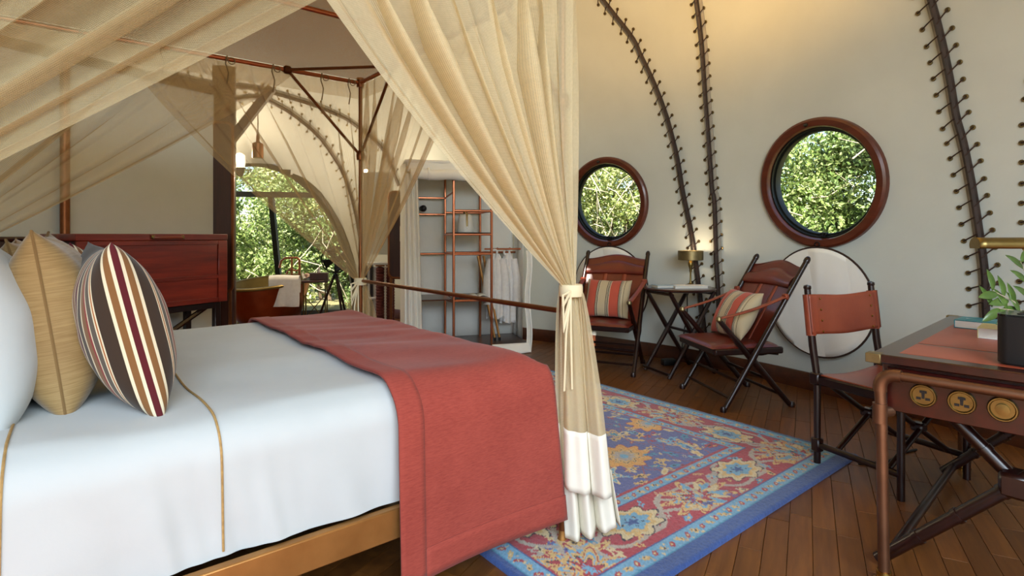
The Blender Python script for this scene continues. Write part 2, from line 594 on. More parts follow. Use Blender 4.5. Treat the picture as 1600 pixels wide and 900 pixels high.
fs_ = set(id(t) for t in front)
pm = {}
for c, L in front:
    if L not in pm:
        b = MB(); b.rbox((0, 0, -0.006), (L - 0.0016, PW - 0.0016, 0.012), 0.0012, 1)
        pm[L] = b.mesh('plank', M['plank'], smooth=False)
    inst(pm[L], 'plank', floor, T(c.x, c.y, random.uniform(-0.0004, 0.0004)) @ R(PA, 'Z'))
rest = MB()
for c, L in plank_rows:
    pass
rest_v, rest_f = [], []
for t in plank_rows:
    if id(t) in fs_: continue
    c, L = t
    b = len(rest_v)
    for zz in (-0.006, 0.0):
        for i, j in ((-1, -1), (1, -1), (1, 1), (-1, 1)):
            p = c + pdir * (i * (L - 0.002) / 2) + pnrm * (j * (PW - 0.002) / 2)
            rest_v.append((p.x, p.y, zz))
    rest_f += [(b + 4, b + 5, b + 6, b + 7), (b, b + 1, b + 5, b + 4), (b + 1, b + 2, b + 6, b + 5), (b + 2, b + 3, b + 7, b + 6), (b + 3, b, b + 4, b + 7)]
me = bpy.data.meshes.new('distant_planks'); me.from_pydata(rest_v, [], rest_f); me.update()
def mat_rest():
    m, n, l, b = new_mat('oak_plank_far')
    g = n.new('ShaderNodeNewGeometry')
    v = coords(n, l, (6, 6, 6))
    f = noise(n, l, v, 4, 6)
    c = ramp(n, l, f, [(0.28, srgb('#573010')), (0.72, srgb('#78491d'))])
    hs = n.new('ShaderNodeHueSaturation'); mr = n.new('ShaderNodeMapRange'); mr.inputs['To Min'].default_value = 0.75; mr.inputs['To Max'].default_value = 1.2
    l.new(g.outputs['Random Per Island'], mr.inputs[0]); l.new(mr.outputs[0], hs.inputs['Value']); l.new(c, hs.inputs['Color'])
    l.new(hs.outputs[0], b.inputs['Base Color']); b.inputs['Roughness'].default_value = 0.4; b.inputs['Coat Weight'].default_value = 0.15
    return m
me.materials.append(mat_rest())
dp = inst(me, 'distant_planks', floor); dp['kind'] = 'stuff'

# ------------------------------------------------------------------ skirting along the canvas
bb = MB()
def bbf(z, off):
    return [shell(26 * 1.5 + (26 * 14.2 - 26 * 1.5) * i / 150, z) + shell_frame(26 * 1.5 + (26 * 14.2 - 26 * 1.5) * i / 150, z)[2] * off for i in range(151)]
rows = [bbf(0.0, 0.025), bbf(0.115, 0.025), bbf(0.128, 0.016), bbf(0.128, -0.01)]
vs = [p for r in rows for p in r]
fsb = [(k * 151 + i, k * 151 + i + 1, (k + 1) * 151 + i + 1, (k + 1) * 151 + i) for k in range(3) for i in range(150)]
bb.add(vs, fsb)
tag(bb.build('baseboard_right', M['skirting'], smooth=True), kind='structure')

# ------------------------------------------------------------------ round windows
def round_window(idx, q, z, r):
    o, tx, nr, up = shell_frame(q, z)
    F = frame(o, tx, up, nr)             # local x right, y up, z into the room
    root = bpy.data.objects.new('window_%d' % idx, None)
    COL.objects.link(root)
    root.matrix_world = F
    tag(root, kind='structure')
    fr = MB()
    prof = [(r - 0.07, -0.06), (r - 0.07, 0.035), (r - 0.062, 0.05), (r - 0.02, 0.055), (r - 0.004, 0.045), (r, 0.03), (r, -0.05)]
    fr.lathe(prof + [prof[0]], 72)
    wf_ = fr.build('window_frame', M['frame_wood'], root, angle=35)
    b2 = MB()
    b2.lathe([(r - 0.102, -0.055), (r - 0.102, -0.02), (r - 0.098, -0.012), (r - 0.085, -0.012), (r - 0.082, 0.012), (r - 0.069, 0.012), (r - 0.069, -0.055), (r - 0.102, -0.055)], 72)
    b2.build('sash_ring', M['green_frame'], root)
    g = MB()
    g.lathe([(0.0001, -0.04), (r - 0.1, -0.04)], 64)
    g.build('pane', M['glass'], root)
    rv = MB()
    rv.lathe([(r - 0.09, -0.085), (r - 0.03, -0.085), (r - 0.03, -0.05), (r - 0.09, -0.05), (r - 0.09, -0.085)], 48)
    rv.build('outer_ring', M['green_frame'], root)
    lt = MB()
    lt.rbox((0, -r + 0.10, 0.0), (0.05, 0.022, 0.03), 0.004, 1)
    lt.tube([(0, -r + 0.10, 0.015), (0.0, -r + 0.085, 0.03), (0.03, -r + 0.085, 0.035)], 0.006, 6)
    lt.build('latch', M['black_metal'], root)
    hk = MB()
    hk.tube([(-0.05, r - 0.045, 0.055), (-0.05, r - 0.045, 0.075), (-0.02, r - 0.045, 0.08)], 0.007, 6)
    hk.lathe([(0.014, 0.05), (0.014, 0.06), (0.0001, 0.062)], 10, T(-0.05, r - 0.045, 0))
    hk.build('hook', M['black_metal'], root)
    return o, tx, nr, up
wfr = []
for i, (q, z, r) in enumerate(WINS):
    wfr.append(round_window(i + 1, q, z, r))

# round canvas covers that hang below the windows
def window_cover(px, py, D, name_label, hx, hy):
    q, z = on_shell(px, py)
    o, tx, nr, up = shell_frame(q, z)
    o = o + nr * 0.05
    t = thing('window_cover', name_label, 'window cover', o)
    t.matrix_world = frame(o, tx, up, nr)
    b = MB()
    rad = D / 2
    def fn(s, tt):
        a = 2 * PI * s; rr = rad * tt * 0.985
        x, y = rr * math.cos(a), rr * math.sin(a)
        fold = 0.012 * math.exp(-(x / 0.035) ** 2) * max(0, y / rad) + 0.006 * math.sin(5 * x / rad + 2 * y)
        return (x, y, 0.012 + fold)
    b.grid(lambda s, tt: fn(s, 0.02 + 0.98 * tt), 64, 12, cu=True)
    b.add([fn(0, 0)] + [fn(k / 16, 0.02) for k in range(16)], [(0, 1 + k, 1 + (k + 1) % 16) for k in range(16)])
    b.lathe([(rad * 0.985, -0.006), (rad * 0.985, 0.012)], 64)
    b.build('canvas_disc', M['canvas_white'], t, solid=0.004)
    rim = MB()
    rim.tube([(rad * math.cos(2 * PI * k / 64), rad * math.sin(2 * PI * k / 64), 0.008) for k in range(64)], 0.008, 6, closed=True)
    rim.build('rim', M['cord'], t)
    lp = MB()
    lp.tube(arc((0, rad + 0.022, 0.012), 0.018, 0, 2 * PI, 14, 'xy')[:-1], 0.004, 6, closed=True)
    lp.lathe([(0.012, 0.0), (0.012, 0.012), (0.0001, 0.014)], 10, T(0, rad - 0.02, 0.012))
    lp.build('hanging_loop', M['black_metal'], t)
    return t
window_cover(957, 449, 0.83, 'white canvas disc hanging below the round window behind the far armchair', 0, 0)
window_cover(1287, 471, 0.80, 'white canvas disc hanging below the round window behind the desk chair', 0, 0)

# ------------------------------------------------------------------ laced ribs of the tent
eye_b = MB(); eye_b.lathe([(0.006, 0.0), (0.006, 0.004), (0.012, 0.005), (0.015, 0.001), (0.015, -0.002)], 10)
EYE_ME = eye_b.mesh('eyelet', M['brass_dull'])
lace_b = MB(); lace_b.tube([(0, 0, 0.003), (0.5, 0, 0.012), (1, 0, 0.012)], 0.0042, 5)
LACE_ME = lace_b.mesh('lace', M['cord'])
def tent_rib(pix, label, lw, rw, spacing=0.098, thick=0.02, strip_side=-1, q0=52, q1=312):
    pts = []
    for px, py in pix:
        q, z = on_shell(px, py, q0, q1)
        pts.append((q, z))
    # resample evenly
    P3 = [shell(q, z) for q, z in pts]
    L = [0]
    for a, b in zip(P3, P3[1:]): L.append(L[-1] + (b - a).length)
    def at(s):
        s = max(0, min(L[-1] - 1e-6, s))
        for i in range(len(L) - 1):
            if L[i] <= s <= L[i + 1]:
                t = (s - L[i]) / max(1e-9, L[i + 1] - L[i])
                # smooth through neighbours
                p0, p1, p2, p3 = pts[max(i - 1, 0)], pts[i], pts[i + 1], pts[min(i + 2, len(pts) - 1)]
                return tuple(0.5 * ((2 * p1[k]) + (p2[k] - p0[k]) * t + (2 * p0[k] - 5 * p1[k] + 4 * p2[k] - p3[k]) * t * t + (3 * p1[k] - p0[k] - 3 * p2[k] + p3[k]) * t ** 3) for k in (0, 1))
        return pts[-1]
    n = 90
    line, frames = [], []
    for i in range(n + 1):
        q, z = at(L[-1] * i / n)
        line.append(shell(q, z)); frames.append(shell_frame(q, z))
    base = line[-1]
    t = thing('tent_rib', label, 'tent rib', base, 0, 'laced ribs of the tent wall')
    inv = T(-base.x, -base.y, -base.z)
    b = MB()
    b.tube([p + fr[2] * 0.022 for p, fr in zip(line, frames)], thick, 8, M=inv)
    b.build('batten', M['batten'], t)
    s = MB()
    def side(i, off):
        p = line[i]; fr = frames[i]
        tan = (line[min(i + 1, n)] - line[max(i - 1, 0)]).normalized()
        return p + fr[2].cross(tan).normalized() * off
    vs = []
    for i in range(n + 1):
        vs += [side(i, -strip_side * 0.012) + frames[i][2] * 0.012, side(i, strip_side * 0.042) + frames[i][2] * 0.006]
    s.add(vs, [(2 * i, 2 * i + 1, 2 * i + 3, 2 * i + 2) for i in range(n)], inv)
    s.build('backing_strip', M['strip'], t, solid=0.004)
    m = int(L[-1] / spacing)
    for k in range(m):
        for sg, wd in ((-1, lw), (1, rw)):
            ss = (k + 0.5 + 0.25 * sg) * spacing
            q, z = at(ss)
            o, tx, nr, up = shell_frame(q, z)
            q2, z2 = at(ss + 0.02)
            tan = (shell(q2, z2) - o).normalized()
            sd = nr.cross(tan).normalized()
            e = o + sd * (sg * wd) + nr * 0.004
            ep = e - base
            inst(EYE_ME, 'eyelet', t, frame(ep, tx, up, nr))
            q3, z3 = at(ss + 0.045 * (1 if sg > 0 else -1) + 0.01)
            tgt = shell(q3, z3) + nr * 0.03
            dv = tgt - e; ln = dv.length
            x = dv.normalized(); y = nr.cross(x).normalized(); zz = x.cross(y)
            inst(LACE_ME, 'lace', t, frame(ep, x * ln, y, zz))
    return t
tent_rib([(932, -20), (945, 0), (987, 55), (1003, 87), (1023, 127), (1040, 170), (1051, 205), (1060, 250), (1070, 297), (1082, 358), (1089, 397), (1095, 444), (1101, 490), (1106, 536)],
         'dark laced rib curving up left from behind the brass table lamp', 0.075, 0.045, 0.105)
tent_rib([(1088, -20), (1090, 0), (1097, 67), (1103, 133), (1108, 200), (1115, 293), (1118, 313), (1121, 397), (1124, 474), (1126, 540)],
         'dark laced rib rising nearly straight between the two round windows', 0.06, 0.045, 0.105, strip_side=1)
tent_rib([(1452, -20), (1457, 0), (1473, 58), (1489, 120), (1500, 178), (1511, 222), (1522, 284), (1531, 355), (1540, 425), (1547, 490), (1553, 560), (1558, 630)],
         'dark laced rib with brass eyelets rising behind the desk', 0.095, 0.055, 0.098)
tent_rib([(1640, 120), (1636, 190), (1632, 300), (1626, 450), (1622, 560), (1620, 620)],
         'laced rib at the right edge, only its left eyelets in view', 0.10, 0.055, 0.105)

# ------------------------------------------------------------------ the arched garden window
ao, at_, an, au = arch_f
def apt(a, z, off=0.0):
    """point on the window's own leaning plane"""
    k = (z - ao.z) / au.z
    return ao + at_ * a + au * k + an * off
wroot = bpy.data.objects.new('window_3', None); COL.objects.link(wroot); tag(wroot, kind='structure')
arch_pts = []
for i in range(33):
    th = PI * i / 32
    arch_pts.append((AW * math.cos(th), 0.1 + (AH - 0.1) * math.sin(th)))
fr = MB()
fr.tube([apt(a, z, 0.02) for a, z in arch_pts], 0.06, 8)
fr.build('arch_frame', M['green_frame'], wroot)
b = MB(); b.tube([apt(-AW, 0.10, 0.02), apt(AW, 0.10, 0.02)], 0.055, 6); b.build('window_sill', M['green_frame'], wroot)
b = MB(); b.tube([apt(-1.0, 1.70, 0.03), apt(0.78, 1.70, 0.03)], 0.05, 4); b.build('transom', M['green_frame'], wroot)
for a0, a1 in ((0.20, 0.32), (-0.72, -0.72)):
    b = MB(); b.tube([apt(a0, 1.68, 0.02), apt(a1, 0.12, 0.02)], 0.045, 4); b.build('mullion', M['green_frame'], wroot)
gp = MB()
gp.add([apt(a, z, 0.0) for a, z in arch_pts], [tuple(range(len(arch_pts)))])
gp.build('pane', M['glass'], wroot, smooth=False)

# ------------------------------------------------------------------ partition between bedroom and bathroom
pd = Vector((0.5, 0.866, 0)); pn = Vector((0.866, -0.5, 0))           # along, and facing the room
PP = Vector((-2.95, 5.06, 0))
def part_M(s, z=0.0): return frame(PP + pd * s + Vector((0, 0, z)), pd, -pn, Vector((0, 0, 1)))   # y points away from the room
b = MB(); b.box((-1.25, 0.03, 1.25), (3.0, 0.05, 2.5), part_M(0))
tag(b.build('wall_partition', M['canvas'], smooth=False), kind='structure')
b = MB(); b.rbox((-1.9, -0.005, 0.56), (1.7, 0.02, 1.12), 0.004, 1, part_M(0))
tag(b.build('trim_1', M['wood_panel']), kind='structure')
b = MB(); b.rbox((-1.25, -0.02, 1.135), (3.0, 0.05, 0.035), 0.012, 2, part_M(0))
tag(b.build('trim_2', M['mahog']), kind='structure')
b = MB(); b.rbox((-1.25, 0.02, 2.53), (3.0, 0.09, 0.08), 0.01, 1, part_M(0))
tag(b.build('trim_3', M['wood_dark']), kind='structure')
b = MB(); b.tube([PP + pd * -0.95 + pn * 0.05 + Vector((0, 0, 0.0)), PP + pd * -0.95 + pn * 0.05 + Vector((0, 0, 2.46))], 0.032, 12)
tag(b.build('trim_4', M['copper_dark']), kind='structure')

# timber post with spreading struts at the bathroom opening
post_xy = Vector((-2.79, 5.40, 0))
t = thing('timber_post', 'dark timber post with spreading struts beside the bathroom opening', 'post', post_xy)
b = MB(); b.rbox((0, 0, 1.4), (0.2, 0.08, 2.8), 0.012, 2, R(math.radians(15), 'Z')); b.build('post', M['wood_dark'], t)
for tgt in ((-0.72, 0.1, 2.62), (0.42, 0.1, 2.62)):
    b = MB(); b.tube([(0, 0, 2.0), tgt], 0.055, 4); b.build('strut', M['wood_dark'], t)

# screen panels with rounded copper pipe frames on both sides of the opening
def screen_panel(px0, px1, ytop, ybot, d, label, rzdeg, notice=False):
    a = P(px0, HZ, d); c = P(px1, HZ, d)
    w = (c - a).length; zt = EYE + (HZ - ytop) / FPX * d; zb = EYE + (HZ - ybot) / FPX * d
    t = thing('screen_panel', label, 'screen', ((a.x + c.x) / 2, d, 0), math.radians(rzdeg))
    h = zt - zb
    rr = round_rect(w, h, 0.05, 5)
    b = MB(); b.tube([(x, 0, zb + h / 2 + y) for x, y in rr], 0.016, 8, closed=True); b.build('pipe_frame', M['copper_dark'], t)
    b = MB(); b.prism(round_rect(w - 0.02, h - 0.02, 0.045, 5), -0.012, 0.012, T(0, 0, zb + h / 2) @ R(PI / 2, 'X')); b.build('board', M['wood_dark'], t)
    for s in (-1, 1):
        b = MB(); b.tube([(s * (w / 2 - 0.02), 0, 0), (s * (w / 2 - 0.02), 0, zb + 0.02)], 0.016, 8); b.build('leg', M['copper_dark'], t)
    if notice:
        n = MB(); n.box((0.02, -0.016, EYE + (HZ - 365) / FPX * d), (0.105, 0.003, 0.165)); nn = n.build('notice', M['paper'], t); nn['label'] = 'small white notice pinned to the board'
        for k in range(7):
            ln = MB(); ln.box((0.02, -0.0182, EYE + (HZ - 365) / FPX * d + 0.055 - k * 0.018), (random.uniform(0.05, 0.085), 0.001, 0.003)); ln.build('text_line', M['ink'], nn)
    return t
screen_panel(333, 362, 192, 455, 5.30, 'dark wood screen with rounded copper pipe frame behind the red chest', 10)
screen_panel(608, 652, 300, 434, 5.95, 'dark wood screen with a white notice beside the canvas wardrobe', 0, True)

# ================================================================== OUTSIDE: ground and shrubs
b = MB(); b.box((0, 8, -0.35), (60, 60, 0.1)); 
tag(b.build('ground', mat_plain('dry_ground', '#5d5a38', '#7d7448', 0.95, ns=2), smooth=False), kind='structure')
def mat_leaf(name, cols):
    m, n, l, b = new_mat(name)
    g = n.new('ShaderNodeNewGeometry')
    c = ramp(n, l, g.outputs['Random Per Island'], [(i / (len(cols) - 1), srgb(x)) for i, x in enumerate(cols)])
    l.new(c, b.inputs['Base Color'])
    b.inputs['Roughness'].default_value = 0.45
    tr = n.new('ShaderNodeBsdfTranslucent'); l.new(c, tr.inputs[0])
    mx = n.new('ShaderNodeMixShader'); mx.inputs[0].default_value = 0.35
    l.new(b.outputs[0], mx.inputs[1]); l.new(tr.outputs[0], mx.inputs[2]); l.new(mx.outputs[0], n['Material Output'].inputs[0])
    return m
LEAF = [mat_leaf('leaf_green', ['#465c28', '#6c8440', '#93a35a', '#b9c088']), mat_leaf('leaf_pale', ['#5f7238', '#8a974e', '#b0b470', '#d2d2a4']), mat_leaf('leaf_deep', ['#344824', '#556c36', '#7c9050', '#a2ad74'])]
M['twig'] = mat_plain('pale_twig', '#9a8c74', '#b8ab92', 0.8, ns=30)
M['bark'] = mat_plain('brown_bark', '#4f3f2e', '#6b5740', 0.9, ns=20)
def shrub(name, label, c, size, n_leaf, leaf, mat, twigs, seed, n_clump=70, z0=0.0):
    r = np.random.default_rng(seed)
    t = thing(name, label, 'shrub', (c[0], c[1], -0.3), 0, 'shrubs outside the tent')
    # clumps of leaves around branch ends
    cl = r.uniform(-1, 1, (n_clump * 3, 3)); cl = cl[(np.abs(cl) ** 3).sum(1) < 1][:n_clump]
    n_clump = len(cl)
    cl = cl * np.array(size) + np.array([0, 0, size[2] + z0])
    cr = r.uniform(0.16, 0.30, n_clump)
    idx = r.integers(0, n_clump, n_leaf)
    d = r.normal(size=(n_leaf, 3)); d /= np.linalg.norm(d, axis=1)[:, None]
    pos = cl[idx] + d * (cr[idx] * r.uniform(0.1, 1.3, n_leaf) ** 0.6)[:, None]
    ax = r.normal(size=(n_leaf, 3)); ax[:, 2] -= 0.2; ax /= np.linalg.norm(ax, axis=1)[:, None]
    sd = np.cross(ax, r.normal(size=(n_leaf, 3))); sd /= np.linalg.norm(sd, axis=1)[:, None]
    nm = np.cross(ax, sd)
    ln = leaf * r.uniform(0.7, 1.4, n_leaf)[:, None]; wd = ln * 0.27
    v = np.stack([pos, pos + ax * ln * 0.5 + sd * wd + nm * ln * 0.08, pos + ax * ln, pos + ax * ln * 0.5 - sd * wd + nm * ln * 0.08], 1).reshape(-1, 3)
    keep = pos[:, 2] > 0.02
    me = bpy.data.meshes.new('foliage')
    fi = np.arange(len(v)).reshape(-1, 4)[keep]
    me.from_pydata(v.tolist(), [], fi.tolist()); me.update(); me.materials.append(mat)
    fo = inst(me, 'foliage', t); fo['kind'] = 'stuff'
    b = MB()
    for k in range(4):
        e = cl[r.integers(0, n_clump)]
        b.tube([(e[0] * .2 + r.uniform(-.15, .15), r.uniform(-.15, .15), 0), (e[0] * .5 + r.uniform(-.1, .1), e[1] * .4, e[2] * .5), tuple(e)], [0.045, 0.03, 0.012], 6)
    b.build('trunk', M['bark'], t)
    if twigs:
        b = MB()
        for k in range(twigs):
            p = Vector(cl[r.integers(0, n_clump)]) + Vector(r.normal(size=3) * 0.2)
            dr = Vector(r.normal(size=3)); dr.y *= 0.5; dr.normalize()
            p.y = -size[1] * r.uniform(0.9, 1.25)
            q_ = p + dr * r.uniform(0.3, 0.8); mid = (p + q_) / 2 + Vector(r.normal(size=3) * 0.05)
            b.tube([p, mid, q_], [0.008, 0.006, 0.003], 5)
        tw = b.build('twigs', M['twig'], t); tw['kind'] = 'stuff'
    return t
shrub('garden_shrub', 'sunlit leafy shrub seen through the left part of the arched window', (-4.6, 10.0), (1.0, 0.6, 1.25), 22000, 0.065, LEAF[0], 14, 1, 80)
shrub('garden_shrub', 'leafy shrub with bare twigs behind the fan in the arched window', (-2.5, 10.3), (1.0, 0.6, 1.3), 20000, 0.065, LEAF[2], 26, 2, 80)
shrub('garden_shrub', 'pale shrub filling the top of the arched window', (-4.2, 12.6), (3.0, 0.9, 1.9), 30000, 0.09, LEAF[1], 8, 3, 120)
shrub('garden_shrub', 'pale leafy shrub with dry twigs outside the smaller round window', (1.45, 7.9), (0.95, 0.5, 1.3), 22000, 0.055, LEAF[1], 60, 4, 70)
shrub('garden_shrub', 'bright green shrub outside the larger round window', (2.85, 6.1), (0.85, 0.55, 1.35), 34000, 0.05, LEAF[0], 8, 5, 80)
shrub('garden_shrub', 'darker shrub with thin branches at the right of the larger round window', (4.0, 5.7), (0.7, 0.55, 1.4), 28000, 0.055, LEAF[2], 36, 6, 80)
shrub('garden_shrub', 'shrub in the shade further back outside the round windows', (3.4, 9.9), (2.6, 0.8, 2.0), 26000, 0.085, LEAF[2], 10, 8, 120)
# ================================================================== RUG
BA = math.radians(38.9)
B0 = Vector((0.151, 2.069, 0))
BU = Vector((math.cos(BA), math.sin(BA), 0)); BW = Vector((-math.sin(BA), math.cos(BA), 0))
def bed_pt(u, w, z=0.0): return B0 + BU * u + BW * w + Vector((0, 0, z))

def make_rug():
    LU, LW = 2.06, 2.9
    st = 0.006
    nu, nw = int(LU / st), int(LW / st)
    uu, ww = np.meshgrid((np.arange(nu) + 0.5) * st, (np.arange(nw) + 0.5) * st, indexing='ij')
    # hand-knotted wobble
    def wob(a, b, s): return s * (np.sin(a * 61 + b * 23) + np.sin(a * 37 - b * 71 + 1.3)) * 0.5
    U = uu + wob(uu, ww, 0.004); W = ww + wob(ww, uu, 0.004)
    C = np.zeros((nu, nw, 3))
    def col(h): return np.array(srgb(h)[:3])
    red, blue, navy, lblue, gold, grey, cream, orange, dark, teal = [col(x) for x in ('#9e2f3a', '#545a92', '#324d88', '#6a9dbd', '#c8a769', '#a79d92', '#c9b88e', '#d09a48', '#2b2430', '#3f86a6')]
    eW = np.minimum(ww, LW - ww); eU = np.minimum(uu, LU - uu)
    pw, pu = 0.072, 0.035
    e = np.minimum(eW - pw, eU - pu)          # distance inside the plain edge band
    C[:] = blue
    C[e < 0.42] = red
    C[(e < 0.075)] = lblue
    C[(e >= 0.345) & (e < 0.405)] = lblue
    C[(e >= 0.405) & (e < 0.412)] = red
    C[(e >= 0.072) & (e < 0.078)] = navy
    C[(e >= 0.340) & (e < 0.346)] = navy
    C[e < 0.008] = teal
    C[e < 0] = navy
    field = e >= 0.412
    border = (e > 0.082) & (e < 0.336)
    def blob(cx, cy, a, b, ang, layers, n=0, k=0.0, mask=None, ph=0.0):
        R0 = max(a, b) * 1.5
        i0, i1 = max(0, int((cx - R0) / st)), min(nu, int((cx + R0) / st) + 1)
        j0, j1 = max(0, int((cy - R0) / st)), min(nw, int((cy + R0) / st) + 1)
        if i1 <= i0 or j1 <= j0: return
        x = U[i0:i1, j0:j1] - cx; y = W[i0:i1, j0:j1] - cy
        ca, sa = math.cos(ang), math.sin(ang)
        p = (x * ca + y * sa) / a; q = (-x * sa + y * ca) / b
        r = np.hypot(p, q)
        if n: r = r / (1 + k * np.cos(n * np.arctan2(q, p) + ph))
        sub = C[i0:i1, j0:j1]; mk = mask[i0:i1, j0:j1] if mask is not None else np.ones_like(r, bool)
        for f, c in layers:
            sub[(r < f) & mk] = c
    # border coordinate frames: runs along each side
    def side_pts(side, s, dpt):
        # s along the side, dpt depth inside plain band
        if side == 0: return s, pw + dpt, 0.0
        if side == 1: return LU - pu - dpt, s, PI / 2
        if side == 2: return s, LW - pw - dpt, PI
        return pu + dpt, s, -PI / 2
    def vine(side, L, amp, per, ph, c, wd):
        for s in np.arange(0.12, L - 0.12, st * 0.6):
            dpt = 0.21 + amp * math.sin(2 * PI * s / per + ph) + 0.018 * math.sin(2 * PI * s / per * 3 + 1)
            x, y, _ = side_pts(side, s, dpt)
            i, j = int(x / st), int(y / st)
            k = max(1, int(wd / st))
            if 0 <= i < nu and 0 <= j < nw:
                sl = (slice(max(0, i - k + 1), i + k), slice(max(0, j - k + 1), j + k))
                C[sl][border[sl]] = c
    rr = random.Random(5)
    for side, L in ((0, LU), (1, LW), (2, LU), (3, LW)):
        vine(side, L, 0.10, 0.80, 0.4, grey, 0.013)
        vine(side, L, 0.10, 0.80, 0.4 + PI, grey, 0.013)
        vine(side, L, 0.055, 0.40, 1.0, grey, 0.013)
        
        k = 0
        s = 0.19
        while s < L - 0.12:
            x, y, a = side_pts(side, s, 0.21 + (0.02 if k % 2 else -0.02))
            if k % 2 == 0:
                blob(x, y, 0.175, 0.115, a, [(0.92, gold), (0.80, red), (0.74, gold), (0.60, lblue), (0.50, gold), (0.40, dark), (0.36, red), (0.16, lblue)], 9, 0.36, border)
                for q in range(7):
                    th = a + (q - 3) * 0.42
                    blob(x + 0.12 * math.cos(th), y + 0.085 * math.sin(th), 0.042, 0.013, th, [(1, cream if q % 2 else lblue)], mask=border)
            else:
                blob(x, y, 0.145, 0.095, a, [(1.0, dark), (0.94, cream), (0.72, gold), (0.55, lblue), (0.36, dark), (0.30, grey)], 8, 0.16, border, 0.4)
                blob(x, y, 0.08, 0.055, a, [(0.75, lblue), (0.35, navy)], 5, 0.35, border)
            s += 0.40; k += 1
        for q in range(int(L * 46)):
            s2 = rr.uniform(0.05, L - 0.05); dp = rr.uniform(0.09, 0.33)
            x, y, a = side_pts(side, s2, dp)
            c = rr.choice([lblue, gold, cream, blue, grey, teal])
            sub_a = rr.uniform(0.010, 0.026)
            i, j = int(x / st), int(y / st)
            if 0 <= i < nu and 0 <= j < nw and np.allclose(C[i, j], red):
                blob(x, y, sub_a * 1.5, sub_a * 0.7, rr.uniform(0, PI), [(1.0, c), (0.4, rr.choice([dark, gold, red]))], 5, 0.3, border, rr.uniform(0, 6))
        # guard stripe motifs
        for d0, m0, m1 in ((0.037, -0.001, 0.072), (0.375, 0.346, 0.405)):
            gm = (e > m0 + 0.008) & (e < m1)
            s = 0.03; k = 0
            while s < L:
                x, y, a = side_pts(side, s, d0)
                blob(x, y, 0.019, 0.011, a + 0.7 * (1 if k % 2 else -1), [(1.0, red if k % 2 else gold), (0.45, gold if k % 2 else dark)], 6 if k % 2 == 0 else 0, 0.25, gm)
                blob(x + 0.0, y + 0.0, 0.005, 0.005, 0, [(1, cream)], mask=gm)
                s += 0.05; k += 1
            for q in range(int(L * 30)):
                x, y, a = side_pts(side, rr.uniform(0, L), d0 + rr.uniform(-0.026, 0.026))
                blob(x, y, 0.008, 0.005, rr.uniform(0, 3), [(1, rr.choice([cream, grey, teal]))], mask=gm & (np.abs(C - lblue).sum(-1) < 1e-6))
    # field: scrolling vines, palmettes, leaves
    for ph, amp in ((0.0, 0.22), (1.6, 0.30), (3.3, 0.18), (4.6, 0.33)):
        for base in np.arange(0.3, LU, 0.36):
            for s in np.arange(0.4, LW - 0.4, st * 0.6):
                x = base + amp * 0.35 * math.sin(2 * PI * s / 0.62 + ph + base * 5)
                i, j = int(x / st), int(s / st)
                if 0 <= i < nu and 0 <= j < nw and field[i, j]: C[i, j] = col('#8a4a58')
    cx, cy = LU / 2, LW / 2
    big = []
    for i, x in enumerate(np.arange(0.56, LU - 0.4, 0.30)):
        for j, y in enumerate(np.arange(0.66, LW - 0.4, 0.33)):
            x2 = x + (0.13 if j % 2 else 0); big.append((x2, y, (i + j) % 4))
    big = [t for t in big if math.hypot(t[0] - 1.085, t[1] - 0.754) > 0.2]
    blob(1.085, 0.754, 0.15, 0.125, 0.3, [(1.0, red), (0.96, orange), (0.62, gold), (0.56, dark), (0.53, gold), (0.42, grey), (0.18, lblue)], 10, 0.14, field)
    for x, y, k in big:
        if k == 0:
            blob(x, y, 0.13, 0.11, 0.3, [(1.0, red), (0.95, orange), (0.6, gold), (0.52, dark), (0.48, gold), (0.40, grey), (0.18, lblue)], 9, 0.16, field)
        elif k == 1:
            blob(x, y, 0.095, 0.05, 0.9, [(1.0, cream), (0.8, lblue), (0.5, cream), (0.3, dark)], 7, 0.3, field)
        elif k == 2:
            blob(x, y, 0.09, 0.07, 2.2, [(1.0, red), (0.75, lblue), (0.5, red), (0.25, cream)], 8, 0.34, field)
        else:
            blob(x, y, 0.085, 0.05, 1.7, [(1.0, gold), (0.75, blue), (0.6, gold), (0.35, teal)], 6, 0.35, field)
    for q in range(620):
        x, y = rr.uniform(0.4, LU - 0.4), rr.uniform(0.4, LW - 0.4)
        i, j = int(x / st), int(y / st)
        if np.allclose(C[i, j], blue):
            a = rr.uniform(0.010, 0.028)
            blob(x, y, a * 1.7, a * 0.7, rr.uniform(0, PI), [(1.0, rr.choice([lblue, gold, cream, grey, red, teal])), (0.4, rr.choice([dark, navy, gold]))], rr.choice([0, 5, 6]), 0.3, field & True, rr.uniform(0, 6))
    # wool: abrash and knots
    C *= (1 + 0.10 * rng.standard_normal((nu, nw)))[:, :, None]
    C *= (1 + 0.07 * np.sin(uu * 9 + np.sin(ww * 3)) )[:, :, None]
    C = np.clip(C, 0.0, 1.0)
    # mesh: the knot grid on top plus a rounded edge
    H = 0.018
    zz = H * np.minimum(1, 0.55 + 0.45 * np.minimum(np.minimum(eW, eU) / 0.012, 1)) + 0.0007 * rng.standard_normal((nu, nw))
    verts = np.stack([uu, ww, zz], -1).reshape(-1, 3)
    idx = np.arange(nu * nw).reshape(nu, nw)
    faces = np.stack([idx[:-1, :-1], idx[1:, :-1], idx[1:, 1:], idx[:-1, 1:]], -1).reshape(-1, 4)
    ring = np.concatenate([idx[:, 0], idx[-1, 1:], idx[-2::-1, -1], idx[0, -2:0:-1]])
    low = verts[ring].copy(); low[:, 2] = 0.001
    n0 = len(verts)
    verts = np.concatenate([verts, low])
    m = len(ring)
    sk = np.stack([ring, n0 + np.arange(m), n0 + (np.arange(m) + 1) % m, np.roll(ring, -1)], -1)
